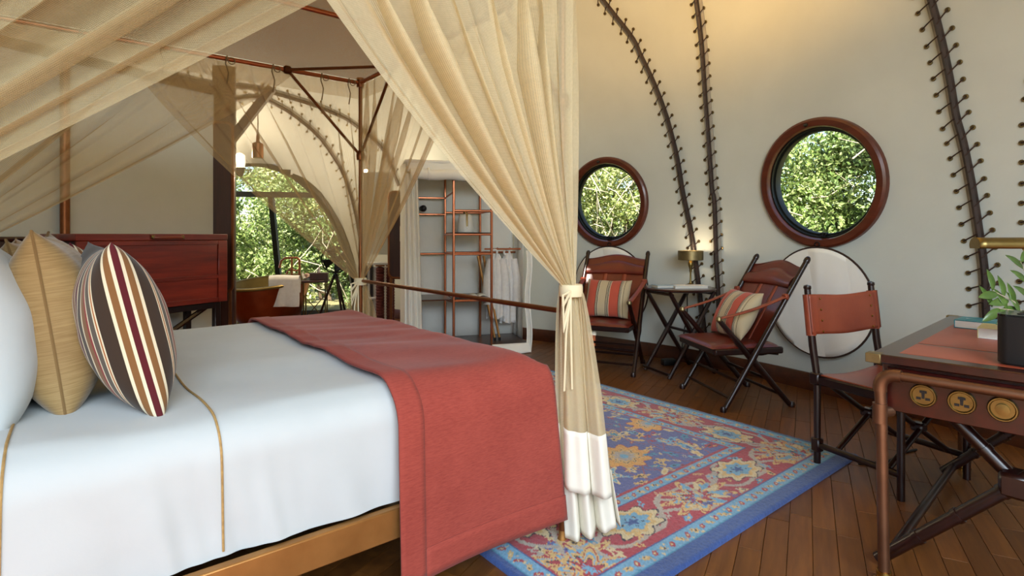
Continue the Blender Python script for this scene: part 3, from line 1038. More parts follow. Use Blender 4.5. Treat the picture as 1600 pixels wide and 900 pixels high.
    faces = np.concatenate([faces, sk])
    me = bpy.data.meshes.new('rug')
    me.vertices.add(len(verts)); me.vertices.foreach_set('co', verts.astype(np.float32).ravel())
    me.loops.add(faces.size); me.loops.foreach_set('vertex_index', faces.astype(np.int32).ravel())
    me.polygons.add(len(faces)); me.polygons.foreach_set('loop_start', (np.arange(len(faces)) * 4).astype(np.int32))
    me.update(calc_edges=True)
    ca = me.color_attributes.new('wool', 'FLOAT_COLOR', 'POINT')
    cc = np.concatenate([C.reshape(-1, 3), C.reshape(-1, 3)[ring]])
    cc = np.concatenate([cc, np.ones((len(cc), 1))], 1)
    ca.data.foreach_set('color', cc.astype(np.float32).ravel())
    mt, n, l, b = new_mat('knotted_wool')
    at = n.new('ShaderNodeVertexColor'); at.layer_name = 'wool'
    l.new(at.outputs[0], b.inputs['Base Color'])
    b.inputs['Roughness'].default_value = 0.95; b.inputs['Sheen Weight'].default_value = 0.3; b.inputs['Specular IOR Level'].default_value = 0.1
    bump(n, l, b, noise(n, l, coords(n, l), 260, 3), 0.6, 0.004)
    me.materials.append(mt)
    me.shade_smooth()
    o = bpy.data.objects.new('rug', me)
    COL.objects.link(o)
    o.location = bed_pt(-0.24, -0.39, 0.0)
    o.rotation_euler = (0, 0, BA)
    tag(o, 'red and blue floral patterned wool rug lying at the foot of the bed', 'rug')
make_rug()

# ================================================================== FOUR-POSTER BED
BL, BWD = 2.15, 1.83
PU = 0.05                       # posts stand just outside the mattress
bed = thing('four_poster_bed', 'copper pipe four-poster bed frame with bronze side rails', 'bed', B0, BA)
ZT = 2.125
corner = {'nf': (PU, 0.0), 'ff': (PU, BWD), 'nh': (-BL, 0.0), 'fh': (-BL, BWD)}
for k, (u, w) in corner.items():
    b = MB(); b.tube([(u, w, 0.03), (u, w, ZT + 0.02)], 0.0125, 12)
    po = b.build('post', M['copper_dark'], bed)
    b = MB(); b.lathe([(0.022, 0.001), (0.022, 0.012), (0.014, 0.03), (0.013, 0.05)], 14, T(u, w, 0)); b.build('foot', M['bronze'], po)
    b = MB(); b.lathe([(0.001, -0.03), (0.024, -0.03), (0.024, 0.03), (0.001, 0.03)], 14, T(u, w, ZT)); b.build('corner_fitting', M['copper_dark'], po)
for a, c in (('nf', 'ff'), ('nf', 'nh'), ('ff', 'fh'), ('nh', 'fh')):
    (u0, w0), (u1, w1) = corner[a], corner[c]
    b = MB(); b.tube([(u0, w0, ZT), (u1, w1, ZT)], 0.0125, 12); b.build('canopy_rail', M['copper'], bed)
b = MB(); b.tube([(-BL, 0.87, ZT + 0.0), (PU, 0.87, ZT + 0.0)], 0.011, 10); b.build('canopy_rail', M['copper'], bed)
for k, (u, w) in corner.items():
    su = -1 if k[1] == 'f' else 1; sw = 1 if k[0] == 'n' else -1
    A = (u + su * 0.45, w, ZT); Bp = (u, w + sw * 0.45, ZT); Cc = (u, w, ZT - 0.46)
    for p, q in ((A, Cc), (Bp, Cc), (A, Bp)):
        b = MB(); b.tube([p, q], 0.009, 8); br = b.build('brace', M['copper_dark'], bed)
        b = MB(); b.rbox(p, (0.045, 0.045, 0.045), 0.01, 1); b.build('bracket', M['copper_dark'], br)
    b = MB(); b.lathe([(0.001, -0.028), (0.024, -0.028), (0.027, -0.01), (0.027, 0.012), (0.018, 0.03), (0.001, 0.03)], 12, T(*Cc)); b.build('collar', M['copper_dark'], bed)
# foot rail at hand height
b = MB(); b.tube([(PU, 0, 0.875), (PU, BWD, 0.875)], 0.0105, 10); b.build('foot_rail', M['copper_dark'], bed)
# side rails and legs
for w in (0.02, BWD - 0.02):
    b = MB(); b.rbox((-BL / 2 + PU / 2, w, 0.292), (BL + PU, 0.03, 0.092), 0.004, 1); b.build('side_rail', M['bronze'], bed)
b = MB(); b.rbox((0.03, BWD / 2, 0.292), (0.03, BWD, 0.092), 0.004, 1); b.build('end_rail', M['bronze'], bed)
b = MB(); b.rbox((-BL + 0.02, BWD / 2, 0.292), (0.03, BWD, 0.092), 0.004, 1); b.build('end_rail', M['bronze'], bed)
for w in (0.04, BWD - 0.04):
    b = MB(); b.tube([(-0.92, w, 0.0), (-0.92, w, 0.25)], 0.014, 10); b.build('leg', M['bronze'], bed)
b = MB(); b.rbox((-BL / 2, BWD / 2, 0.342), (BL - 0.02, BWD - 0.15, 0.03), 0.008, 2); b.build('slat_base', M['black'], bed)
b = MB(); b.rbox((-BL - 0.03, BWD / 2, 0.62), (0.05, BWD, 1.0), 0.02, 2); b.build('headboard', M['wood_panel'], bed)

# ------------------------------------------------------------------ duvet over the mattress
DW0, DW1, DU0, DU1, DZ0, DZ1 = 0.035, 1.80, -2.10, 0.0, 0.345, 0.69
def rounded(p, lo, hi, r):
    q = Vector(tuple(max(lo[i] + r, min(hi[i] - r, p[i])) for i in range(3)))
    d = Vector(p) - q
    return q, d
def side_wrinkle(u, w, z):
    k = max(0.0, min(1.0, (0.66 - z) / 0.25))
    return k * (0.005 * math.sin(u * 23 + 2.5 * math.sin(z * 7 + u * 3)) + 0.0035 * math.sin(u * 47 + z * 6 + 1.0) * math.sin(u * 5 + 1) + 0.006 * math.sin(u * 7.3 + 0.6) + 0.0022 * math.sin(u * 95 + 4 * math.sin(z * 5 + u * 2)) * max(0, math.sin(u * 6.1 + 2)) - 0.004)
def top_wrinkle(u, w):
    return 0.005 * math.sin(u * 6 + w * 4) * math.sin(w * 5 - u * 2) + 0.004 * math.sin(w * 13 + u * 9 + 2 * math.sin(u * 4))
def make_duvet():
    lo, hi, r = (DU0, DW0, DZ0 - 0.1), (DU1, DW1, DZ1), 0.105
    b = MB()
    nu, nw, nzz = 260, 110, 26
    # path across the bed: near side up, over, far side down
    def fn(s, t):
        u = DU0 + (DU1 - DU0) * s
        # t: 0..0.22 near side, 0.22..0.78 top, rest far side
        if t < 0.22: y, z = DW0, DZ0 + (DZ1 - DZ0) * t / 0.22
        elif t < 0.78: y, z = DW0 + (DW1 - DW0) * (t - 0.22) / 0.56, DZ1
        else: y, z = DW1, DZ1 - (DZ1 - DZ0) * (t - 0.78) / 0.22
        q, d = rounded((u, y, z), lo, hi, r)
        if d.length > 1e-6:
            p = q + d.normalized() * r
        else: p = q
        nz = top_wrinkle(u, y) if t > 0.24 and t < 0.76 else 0
        return Vector((p.x, p.y - (side_wrinkle(u, y, p.z) if y < 0.6 else 0), p.z + nz))
    b.grid(fn, nu, nw)
    # foot face
    def ff(s, t):
        w = DW0 + (DW1 - DW0) * s; z = DZ0 + (DZ1 - DZ0) * t
        q, d = rounded((DU1, w, z), lo, hi, r)
        p = q + d.normalized() * r if d.length > 1e-6 else q
        return p
    b.grid(ff, 40, 14)
    o = b.build('duvet', M['cotton'], angle=60)
    o.location = B0; o.rotation_euler = (0, 0, BA)
    md = o.modifiers.new('smooth', 'SUBSURF'); md.levels = 1; md.render_levels = 1
    return tag(o, 'smooth white cotton duvet covering the four-poster bed', 'duvet')
duvet = make_duvet()
mt_ = MB(); mt_.rbox((-BL / 2 + 0.03, BWD / 2, 0.50), (BL - 0.2, BWD - 0.22, 0.28), 0.05, 3)
mo = mt_.build('mattress', M['cotton']); mo.location = B0; mo.rotation_euler = (0, 0, BA)
tag(mo, 'thick mattress hidden under the white duvet', 'mattress')

def duvet_path(u, off=0.0, n=60, z_end=0.36, w_end=0.55):
    """line across the duvet at u, from the near hem up and over"""
    lo, hi, r = (DU0 - 1, DW0, DZ0 - 0.1), (DU1 + 1, DW1, DZ1), 0.105
    out = []
    L1 = DZ1 - z_end; L2 = w_end - DW0
    for i in range(n + 1):
        s = (L1 + L2) * i / n
        y, z = (DW0, z_end + s) if s < L1 else (DW0 + s - L1, DZ1)
        q, d = rounded((u, y, z), lo, hi, r)
        p = q + d.normalized() * (r + off) if d.length > 1e-6 else q
        if d.length > 1e-6:
            p = Vector((p.x, p.y - side_wrinkle(u, y, p.z), p.z + (top_wrinkle(u, y) if y > DW0 + 0.1 else 0)))
        out.append(p)
    return out
for u, slant in ((-1.10, -0.03), (-1.52, 0.02)):
    b = MB()
    pth = duvet_path(u, 0.003, 70, 0.36, 1.1)
    b.tube([Vector((p.x + slant * (i / 70), p.y, p.z)) for i, p in enumerate(pth)], 0.0031, 6)
    c = b.build('piping', M['rope'], duvet); c['label'] = 'thin gold cord trim'

# ------------------------------------------------------------------ brick-red runner
def runner_fn(u0, u1, off, t0, t1, wob=1.0):
    lo, hi, r = (DU0 - 1, DW0, -1), (0.3, DW1, DZ1), 0.115
    L1 = DZ1 - 0.115; L2 = DW1 - DW0; L3 = DZ1 - 0.2; LT = L1 + L2 + L3
    def fn(s, t):
        u = u0 + (u1 - u0) * s
        d_ = LT * (t0 + (t1 - t0) * t)
        if d_ < L1: y, z = DW0, 0.115 + d_
        elif d_ < L1 + L2: y, z = DW0 + d_ - L1, DZ1
        else: y, z = DW1, DZ1 - (d_ - L1 - L2)
        q, d = rounded((u, y, z), lo, hi, r)
        p = q + d.normalized() * (r + off) if d.length > 1e-6 else Vector(q)
        hang = max(0.0, 0.60 - p.z) if y < 0.5 else 0
        p.y -= hang * (0.06 + 0.03 * math.sin(u * 6.5 + 0.7)) + 0.02
        p.x += hang * 0.05 * (1 if s > 0.5 else -0.3) * abs(s - 0.5) * 2
        wy = max(0.0, min(1.0, (y - DW0) / 0.14)); wy = wy * wy * (3 - 2 * wy)
        if y > DW0: p.z += wy * (top_wrinkle(u, y) + 0.002 * math.sin(40 * y + 9 * u) * math.exp(-((y - 1.0) / 0.5) ** 2)) + 0.010 * wy
        # round the foot end over the mattress edge
        e = u - (DU1 - 0.10)
        if e > 0: p.z -= 0.10 * wy * (1 - math.sqrt(max(0, 1 - min(1, e / 0.11) ** 2))) 
        return p
    return fn, LT, L1
fn, LT, L1 = runner_fn(-0.63, 0.012, 0.012, 0, 1)
b = MB(); b.grid(fn, 46, 150)
run = b.build('bed_runner', M['runner'], solid=0.006, angle=60)
run.location = B0; run.rotation_euler = (0, 0, BA)
tag(run, 'brick-red linen runner draped across the foot of the white duvet', 'bed runner')
for (ua, ub, ta, tb, na, nb) in ((-0.632, -0.545, 0.0, 1.0, 6, 150), (-0.545, 0.012, -0.002, 0.085 / LT, 30, 5)):
    f2, _, _ = runner_fn(ua, ub, 0.0165, ta, tb)
    b = MB()
    full = -0.63
    def g(s, t, f2=f2, ua=ua, ub=ub):
        # keep the same sideways sway as the whole runner
        u = ua + (ub - ua) * s
        sfull = (u + 0.63) / 0.642
        fw, _, _ = runner_fn(-0.63, 0.012, 0.0165, ta, tb)
        return fw(sfull, t)
    b.grid(g, na, nb)
    b.build('hem', M['hem'], run, solid=0.004, angle=60)

# ------------------------------------------------------------------ pillows and cushions
def cushion_mesh(name, w, h, th, mat, n=44, edge='y', uvmode='edge', pinch=0.10, crump=0.0, seed=0, power=0.5):
    """upright cushion: width along y, height along z, thickness along x; woven coordinate stored as UV"""
    r = random.Random(seed)
    ph = [r.uniform(0, 6) for _ in range(8)]
    vs, uv = [], []
    def P3(s, t, sg):
        x = sg * th / 2 * max(0, 1 - s ** 4) ** power * max(0, 1 - abs(t) ** 2.3) ** (power + 0.2)
        y = w / 2 * s * (1 - pinch * (1 - t * t) * abs(s))
        z = h / 2 * t * (1 - pinch * (1 - s * s) * abs(t))
        if crump:
            x += crump * sg * (math.sin(s * 7 + ph[0] + t * 3) * math.sin(t * 6 + ph[1]) + 0.6 * math.sin(s * 13 + ph[2]) * math.sin(t * 11 + ph[3])) * (1 - s * s) * (1 - t * t)
            z += crump * 0.6 * math.sin(s * 9 + ph[4])
        return (x, y, z)
    fs = []
    for sg in (1, -1):
        base = len(vs)
        for j in range(n + 1):
            t = -1 + 2 * j / n
            arcl = 0; prev = None
            for i in range(n + 1):
                s = -math.cos(PI * i / n)          # denser at the edges
                p = P3(s, t, sg)
                if prev is not None: arcl += (Vector(p) - prev).length
                prev = Vector(p)
                vs.append(p); uv.append((arcl if uvmode == 'edge' else (s + 1) / 2 * 1.0, (t + 1) / 2))
        for j in range(n):
            for i in range(n):
                a = base + j * (n + 1) + i
                f = (a, a + 1, a + n + 2, a + n + 1)
                fs.append(f if sg > 0 else f[::-1])
    me = bpy.data.meshes.new(name)
    me.from_pydata(vs, [], fs); me.update()
    ul = me.uv_layers.new(name='UVMap')
    li = np.zeros(len(me.loops), np.int32); me.loops.foreach_get('vertex_index', li)
    ul.data.foreach_set('uv', np.array(uv, np.float32)[li].ravel())
    bm = bmesh.new(); bm.from_mesh(me)
    bmesh.ops.remove_doubles(bm, verts=bm.verts, dist=0.0006)
    bm.to_mesh(me); bm.free()
    me.materials.append(mat); me.shade_smooth()
    return me
def seam_mesh(w, h, pinch, mat, rad=0.0035):
    pts = []
    for k in range(120):
        a = k / 30
        if a < 1: s, t = -1 + 2 * a, -1
        elif a < 2: s, t = 1, -1 + 2 * (a - 1)
        elif a < 3: s, t = 1 - 2 * (a - 2), 1
        else: s, t = -1, 1 - 2 * (a - 3)
        pts.append((0, w / 2 * s * (1 - pinch * (1 - t * t) * abs(s)), h / 2 * t * (1 - pinch * (1 - s * s) * abs(t))))
    b = MB(); b.tube(pts, rad, 5, closed=True)
    return b.mesh('seam', mat)
def S(h): return srgb(h)
cr, tn, mr_, db, gy, og, rd = '#d9cdb0', '#7d5632', '#561a20', '#3a2c22', '#5a5148', '#a5663a', '#8a3230'
stops = []
pos = 0.0
for wd, c in ((0.007, mr_), (0.006, cr), (0.018, tn), (0.007, cr), (0.036, db), (0.003, cr), (0.005, og), (0.003, cr), (0.016, gy), (0.003, cr), (0.006, rd), (0.003, cr), (0.018, tn), (0.006, cr), (0.03, db), (0.006, cr), (0.02, mr_), (0.006, cr), (0.03, tn), (0.006, cr), (0.2, db)):
    stops.append((min(pos, 0.99), S(c))); pos += wd
M['stripe_dark'] = mat_stripes('brown_maroon_stripes', stops)
pk, bg_, dk = '#b5523f', '#b9a98a', '#33241f'
stops2 = []
pos = 0.0
def pin(): return [(0.016, dk), (0.010, cr), (0.014, dk), (0.010, cr), (0.014, dk), (0.010, cr)]
seq = [(0.03, cr), (0.010, dk), (0.02, bg_), (0.20, pk)] + pin() + [(0.16, bg_)] + pin() + [(0.20, pk)] + pin() + [(0.03, bg_), (0.01, dk), (0.1, bg_)]
tot = sum(a for a, _ in seq)
for wd, c in seq:
    stops2.append((pos / tot, S(c))); pos += wd
M['stripe_coral'] = mat_stripes('coral_beige_stripes', stops2)
M['khaki_seam'] = mat_plain('khaki_piping', '#7d6038', None, 0.7)
M['white_seam'] = mat_plain('white_piping', '#d8d8da', None, 0.8)
def cushion(name, label, cat, u, w, z, wd, h, th, mat, lean, yaw=0.0, roll=0.0, seam=None, seed=0, crump=0.004, uvmode='edge', group=None, pinch=0.10, power=0.5):
    me = cushion_mesh(name, wd, h, th, mat, seed=seed, crump=crump, uvmode=uvmode, pinch=pinch, power=power)
    o = bpy.data.objects.new(name, me)
    COL.objects.link(o)
    o.matrix_world = T(*B0) @ R(BA, 'Z') @ T(u, w, z) @ R(yaw, 'Z') @ R(lean, 'Y') @ R(roll, 'X')
    if seam:
        inst(seam_mesh(wd, h, pinch, seam), 'seam', o)
    return tag(o, label, cat, group)
D_ = math.radians
cushion('striped_cushion', 'brown, cream and maroon striped cushion standing nearest on the bed', 'cushion', -1.285, 0.42, 0.905, 0.48, 0.49, 0.205, M['stripe_dark'], D_(-13), D_(4), seed=1, crump=0.003, group='cushions and pillows on the bed')
cushion('striped_cushion', 'striped cushion half hidden behind the nearest striped cushion', 'cushion', -1.36, 0.98, 0.915, 0.48, 0.46, 0.22, M['stripe_dark'], D_(-14), D_(4), seed=2, crump=0.003, group='cushions and pillows on the bed')
cushion('khaki_cushion', 'plain khaki cushion between the white pillow and the striped cushion', 'cushion', -1.43, 0.60, 0.915, 0.5, 0.52, 0.24, M['khaki'], D_(-8), D_(-3), seam=M['khaki_seam'], seed=3, crump=0.006, group='cushions and pillows on the bed')
cushion('khaki_cushion', 'khaki cushion peeping out behind the other khaki cushion', 'cushion', -1.50, 1.12, 0.915, 0.5, 0.48, 0.22, M['khaki'], D_(-14), 0, seam=M['khaki_seam'], seed=4, crump=0.006, group='cushions and pillows on the bed')
cushion('white_pillow', 'large white pillow at the left edge of the bed', 'pillow', -1.595, 0.62, 0.91, 0.72, 0.54, 0.26, M['cotton'], D_(-10), D_(2), seam=M['white_seam'], seed=5, crump=0.008, group='cushions and pillows on the bed')
cushion('white_pillow', 'white pillow leaning behind the khaki cushions on the far side', 'pillow', -1.70, 1.32, 0.915, 0.72, 0.50, 0.26, M['cotton'], D_(-16), 0, seam=M['white_seam'], seed=6, crump=0.008, group='cushions and pillows on the bed')
cushion('white_pillow', 'white pillow standing furthest back against the headboard', 'pillow', -1.84, 0.72, 0.90, 0.72, 0.50, 0.24, M['cotton'], D_(-16), 0, seam=M['white_seam'], seed=7, crump=0.008, group='cushions and pillows on the bed')

# ------------------------------------------------------------------ mosquito-net curtains
def strands(A, B, tie, k, amp, nrm, seed, exp=1.3, t_end=1.0, rad=0.035, along=None):
    """net gathered from the rail A-B down to the tie"""
    r = random.Random(seed)
    A, B, tie = Vector(A), Vector(B), Vector(tie)
    nrm = Vector(nrm)
    dirv = (B - A).normalized()
    ph = [r.uniform(0, 6.28) for _ in range(6)]
    def fn(s, t):
        t = t * t_end
        warp = s + 0.018 * math.sin(2 * PI * s * 3 + ph[0]) + 0.012 * math.sin(2 * PI * s * 7 + ph[1])
        top = A + (B - A) * s
        ang = 2 * PI * k * warp + ph[2]
        fold = math.sin(ang) + 0.35 * math.sin(2 * ang + ph[3]) 
        sway = math.cos(ang)
        am = amp * (1 - 0.6 * max(0, abs(2 * s - 1) - 0.75) / 0.25) * (0.55 + 0.45 * math.sin(2 * PI * s * 2.3 + ph[4]))
        e = t ** exp
        p = top.lerp(tie + dirv * ((s - 0.5) * rad * 1.4), 0)
        tgt = tie + dirv * ((s - 0.5) * rad * 1.4)
        x = top + (tgt - top) * e
        x.z = top.z + (tie.z - top.z) * t
        f = (0.30 + 0.9 * min(1, t * 3)) * (1 - t) ** 0.75 + 0.06
        x += nrm * (fold * am * f) + dirv * (sway * am * 0.95 * f * (0.4 + 0.6 * min(1, t * 3)))
        x += nrm * (0.02 * math.sin(2 * PI * s * 1.3 + ph[5]) * math.sin(PI * t))
        return x
    return fn
def net_uv(o, su, sv, nu, nv):
    me = o.data
    ul = me.uv_layers.new(name='UVMap')
    li = np.zeros(len(me.loops), np.int32); me.loops.foreach_get('vertex_index', li)
    i = li // nv; j = li % nv
    ul.data.foreach_set('uv', np.stack([i / nu * su, j / nv * sv], -1).astype(np.float32).ravel())
def curtain(label, A, B, tie, k, amp, nrm, seed, mat, tail=None, exp=1.3, ns=260, nt=64, fabric=2.2, group='net curtains of the bed'):
    t = thing('net_curtain', label, 'curtain', B0, BA, group)
    fn = strands(A, B, tie, k, amp, nrm, seed, exp)
    b = MB(); b.grid(fn, ns, nt)
    o = b.build('net', mat, t, angle=80)
    net_uv(o, fabric, 1.6, ns, nt)
    # valance tape where the net hangs from the rail
    if tail:
        zb, w0, w1, dirn, hem, tseed, bend = tail
        fa = 0.028 if zb < 0.1 else 0.014
        rr = random.Random(tseed)
        ph = [rr.uniform(0, 6.28) for _ in range(5)]
        tie = Vector(tie); dirn = Vector(dirn).normalized(); n2 = Vector((0, 0, 1)).cross(dirn)
        def tf(s, tt):
            z = tie.z + (zb - tie.z) * tt
            g = w0 + (w1 - w0) * (tt ** 0.6)
            a = 2 * PI * ((2.6 if zb < 0.1 else 1.7) * s + 0.35 * math.sin(2.6 * s + ph[3])) + ph[0]
            fold = math.sin(a) + 0.3 * math.sin(2.3 * a + ph[1]) + 0.16 * (1 - tt) * math.sin(5 * a + ph[4] + 0 * s)
            x = tie + Vector(bend) * (tt ** 1.1)
            x = x + dirn * ((s - 0.5) * g) + n2 * (fold * (0.010 + fa * min(1, tt * 1.5))) + dirn * (math.cos(a) * 0.014 * min(1, tt * 2))
            x.z = z + (0.02 * math.sin(3 * s + ph[2]) * tt)
            return x
        hs = 1 - hem / (tie.z - zb)
        b = MB(); b.grid(lambda s, tt: tf(s, tt * hs), 150, 34)
        o2 = b.build('tail', mat, t, angle=80); net_uv(o2, fabric, 0.8, 150, 34)
        if hem:
            b = MB(); b.grid(lambda s, tt: tf(s, hs + (1 - hs) * tt) + n2 * 0.001, 150, 12)
            b.build('hem_band', M['net_hem'], t, angle=80, solid=0.002)
    return t
ties = {'nf': (PU + 0.015, -0.03, 0.955), 'ff': (PU - 0.0, BWD, 0.87), 'nh': (-BL, -0.02, 0.85), 'fh': (-BL, BWD, 0.85)}
zt = ZT - 0.012
curtain('sheer cream net curtain tied back to the bed post at the centre of the room', (-1.10, -0.06, zt), (PU - 0.015, -0.075, zt), ties['nf'], 10, 0.068, (0, -1, 0), 11, M['net'],
        tail=(0.235, 0.085, 0.215, (0.6, -0.8, 0), 0.215, 3, (-0.01, -0.05, 0)), exp=1.28)
curtain('sheer net curtain along the foot rail gathered to the nearest bed post', (PU + 0.05, -0.02, zt), (PU + 0.05, 1.36, zt), ties['nf'], 9, 0.045, (1, 0, 0), 12, M['net'],
        tail=(0.045, 0.05, 0.21, (0.8, -0.6, 0), 0.22, 5, (0.085, -0.05, 0)), exp=1.22)
curtain('sheer net curtain along the foot rail gathered to the far bed post', (PU, 0.60, zt), (PU, BWD, zt), ties['ff'], 9, 0.04, (1, 0, 0), 13, M['net_far'],
        tail=(0.05, 0.05, 0.30, (0.6, -0.8, 0), 0.2, 6, (0.05, -0.08, 0)), exp=1.2)
curtain('sheer net curtain on the far long side gathered to the far foot post', (-1.22, BWD, zt), (PU, BWD, zt), ties['ff'], 9, 0.04, (0, 1, 0), 14, M['net_far'],
        tail=(0.05, 0.05, 0.28, (1, 0, 0), 0.2, 7, (-0.08, 0.04, 0)), exp=1.2)
curtain('sheer net curtain on the far long side sweeping left to the head of the bed', (-BL, BWD, zt), (-0.36, BWD, zt), ties['fh'], 11, 0.05, (0, 1, 0), 15, M['net_far'], exp=1.12)
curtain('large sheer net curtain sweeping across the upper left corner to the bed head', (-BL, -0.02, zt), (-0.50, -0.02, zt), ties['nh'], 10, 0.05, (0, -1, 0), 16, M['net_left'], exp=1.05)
# roof of the net
def roof(s, t):
    u = -BL + (BL + PU) * s; w = BWD * t
    return (u, w, ZT + 0.016 - 0.03 * math.sin(PI * s * 1.0) * math.sin(PI * t) * 0 - 0.012 * abs(math.sin(PI * t * 2)))
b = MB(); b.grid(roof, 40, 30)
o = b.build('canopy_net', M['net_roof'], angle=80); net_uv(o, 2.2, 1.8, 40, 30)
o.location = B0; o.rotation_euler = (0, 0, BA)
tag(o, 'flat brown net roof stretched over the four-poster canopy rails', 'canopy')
# valance tapes hanging from the rails with their tie strings
vl = thing('valance', 'pale fabric band hanging below the far canopy rail', 'valance', B0, BA)
def val(A, B, h, nrm):
    A, B = Vector(A), Vector(B)
    bb_ = MB(); bb_.grid(lambda s, t: A.lerp(B, s) + Vector((0, 0, -0.012 - h * t)) + Vector(nrm) * (0.012 + 0.005 * math.sin(s * 31) * t), 60, 6)
    return bb_.build('band', M['net_far'], vl, angle=80)
for o in (val((-BL, BWD, ZT), (PU, BWD, ZT), 0.09, (0, 1, 0)), val((PU, 0.0, ZT), (PU, BWD, ZT), 0.09, (1, 0, 0))):
    net_uv(o, 2.0, 0.1, 60, 6)
for u in (-1.75, -1.35, -1.02, -0.72, -0.48, -0.2, -0.03):
    b = MB(); b.tube([(u, BWD - 0.015, ZT + 0.015), (u - 0.01, BWD - 0.02, ZT - 0.03), (u + 0.006, BWD - 0.02, ZT - 0.08), (u - 0.004, BWD - 0.02, ZT - 0.15)], 0.0035, 5)
    b.tube(arc((u + 0.02, BWD - 0.02, ZT - 0.012), 0.018, 0, 2 * PI, 10)[:-1], 0.003, 5, closed=True)
    b.build('tie_string', M['string'], vl)
# tie-backs
def tie_back(k, label, rad):
    u, w, z = ties[k]
    t = thing('tie_back', label, 'tie-back', B0, BA, 'ribbon tie-backs')
    b = MB(); b.lathe([(rad * 0.96, -0.022), (rad, -0.012), (rad, 0.012), (rad * 0.96, 0.022)], 18, T(u, w, z)); b.build('band', M['ribbon'], t)
    for s, ln in ((-1, 0.10), (1, 0.14)):
        b = MB(); b.tube([(u - rad * 0.7, w - rad * 0.7, z), (u - rad * 0.7 - 0.05, w - rad * 0.7 - 0.01, z + 0.02 * s - 0.03), (u - rad * 0.7 - 0.045, w - rad * 0.7 - 0.01, z - ln), (u - rad * 0.7 - 0.005, w - rad * 0.7, z - 0.03)], 0.007, 6, flat=0.4); b.build('bow_loop', M['ribbon'], t)
        b = MB(); b.tube([(u - rad * 0.7, w - rad * 0.7, z - 0.01), (u - rad - 0.012 * s, w - rad * 0.75, z - 0.15), (u - rad - 0.02 * s, w - rad * 0.7, z - 0.36)], 0.005, 6, flat=0.4); b.build('ribbon_end', M['ribbon'], t)
tie_back('nf', 'cream ribbon bow tying the curtain to the nearest bed post', 0.045)
tie_back('ff', 'cream ribbon tying the curtain to the far bed post', 0.04)
# ================================================================== DESK
DA = math.atan2(0.6755, 0.7376)
desk = thing('campaign_desk', 'dark red campaign desk with leather inlaid top and crossed legs', 'desk', (1.22, 1.90, 0), DA)
DLn, DWd = 1.33, 0.72
b = MB(); b.rbox((DLn / 2, -DWd / 2, 0.745), (DLn, DWd, 0.03), 0.004, 1); top = b.build('top', M['mahog'], desk)
for x0, x1, y0, y1 in ((0.07, 0.30, 0.07, DWd - 0.07), (0.325, DLn - 0.07, 0.07, DWd - 0.07)):
    b = MB(); b.rbox(((x0 + x1) / 2, -(y0 + y1) / 2, 0.7595), (x1 - x0, y1 - y0, 0.003), 0.001, 1); b.build('leather_inlay', M['leather_desk'], top)
for cx, cy in ((0.012, -0.012), (DLn - 0.012, -0.012), (0.012, -DWd + 0.012), (DLn - 0.012, -DWd + 0.012)):
    b = MB(); b.rbox((cx, cy, 0.745), (0.045, 0.045, 0.0315), 0.002, 1); b.build('corner_plate', M['brass_dull'], top)
b = MB(); b.rbox((DLn / 2, -DWd / 2, 0.652), (DLn - 0.06, DWd - 0.06, 0.156), 0.004, 1); b.build('drawer_case', M['mahog_desk'], desk)
# end panel with sockets
b = MB(); b.rbox((0.024, -DWd / 2 - 0.0, 0.645), (0.014, DWd - 0.09, 0.145), 0.003, 1); pan = b.build('end_panel', M['mahog_desk'], desk)
for i, (bb_, usb) in enumerate(((0.148, 0), (0.246, 0), (0.342, 1))):
    Fm = T(0.017, -bb_, 0.643) @ R(-PI / 2, 'Y')
    b = MB(); b.lathe([(0.001, 0.0), (0.036, 0.0), (0.037, 0.008), (0.034, 0.013), (0.031, 0.013), (0.028, 0.007), (0.001, 0.007)], 28, Fm)
    so = b.build('socket', M['brass'], pan)
    if not usb:
        ho = MB()
        for hx, hy, sx, sy in ((0.010, 0, 0.010, 0.007), (0.012, -0.007, 0.006, 0.004), (0.012, 0.007, 0.006, 0.004), (-0.010, -0.012, 0.006, 0.010), (-0.010, 0.012, 0.006, 0.010), (-0.002, 0, 0.012, 0.006)):
            ho.box((hx, hy, 0.0078), (sx * 1.25, sy * 1.25, 0.003), Fm)
        h = ho.build('socket_holes', M['black'], so, smooth=False); h['kind'] = 'stuff'
    else:
        b = MB(); b.lathe([(0.017, 0.009), (0.017, 0.014), (0.001, 0.015)], 20, Fm); b.build('knob', M['brass'], so)
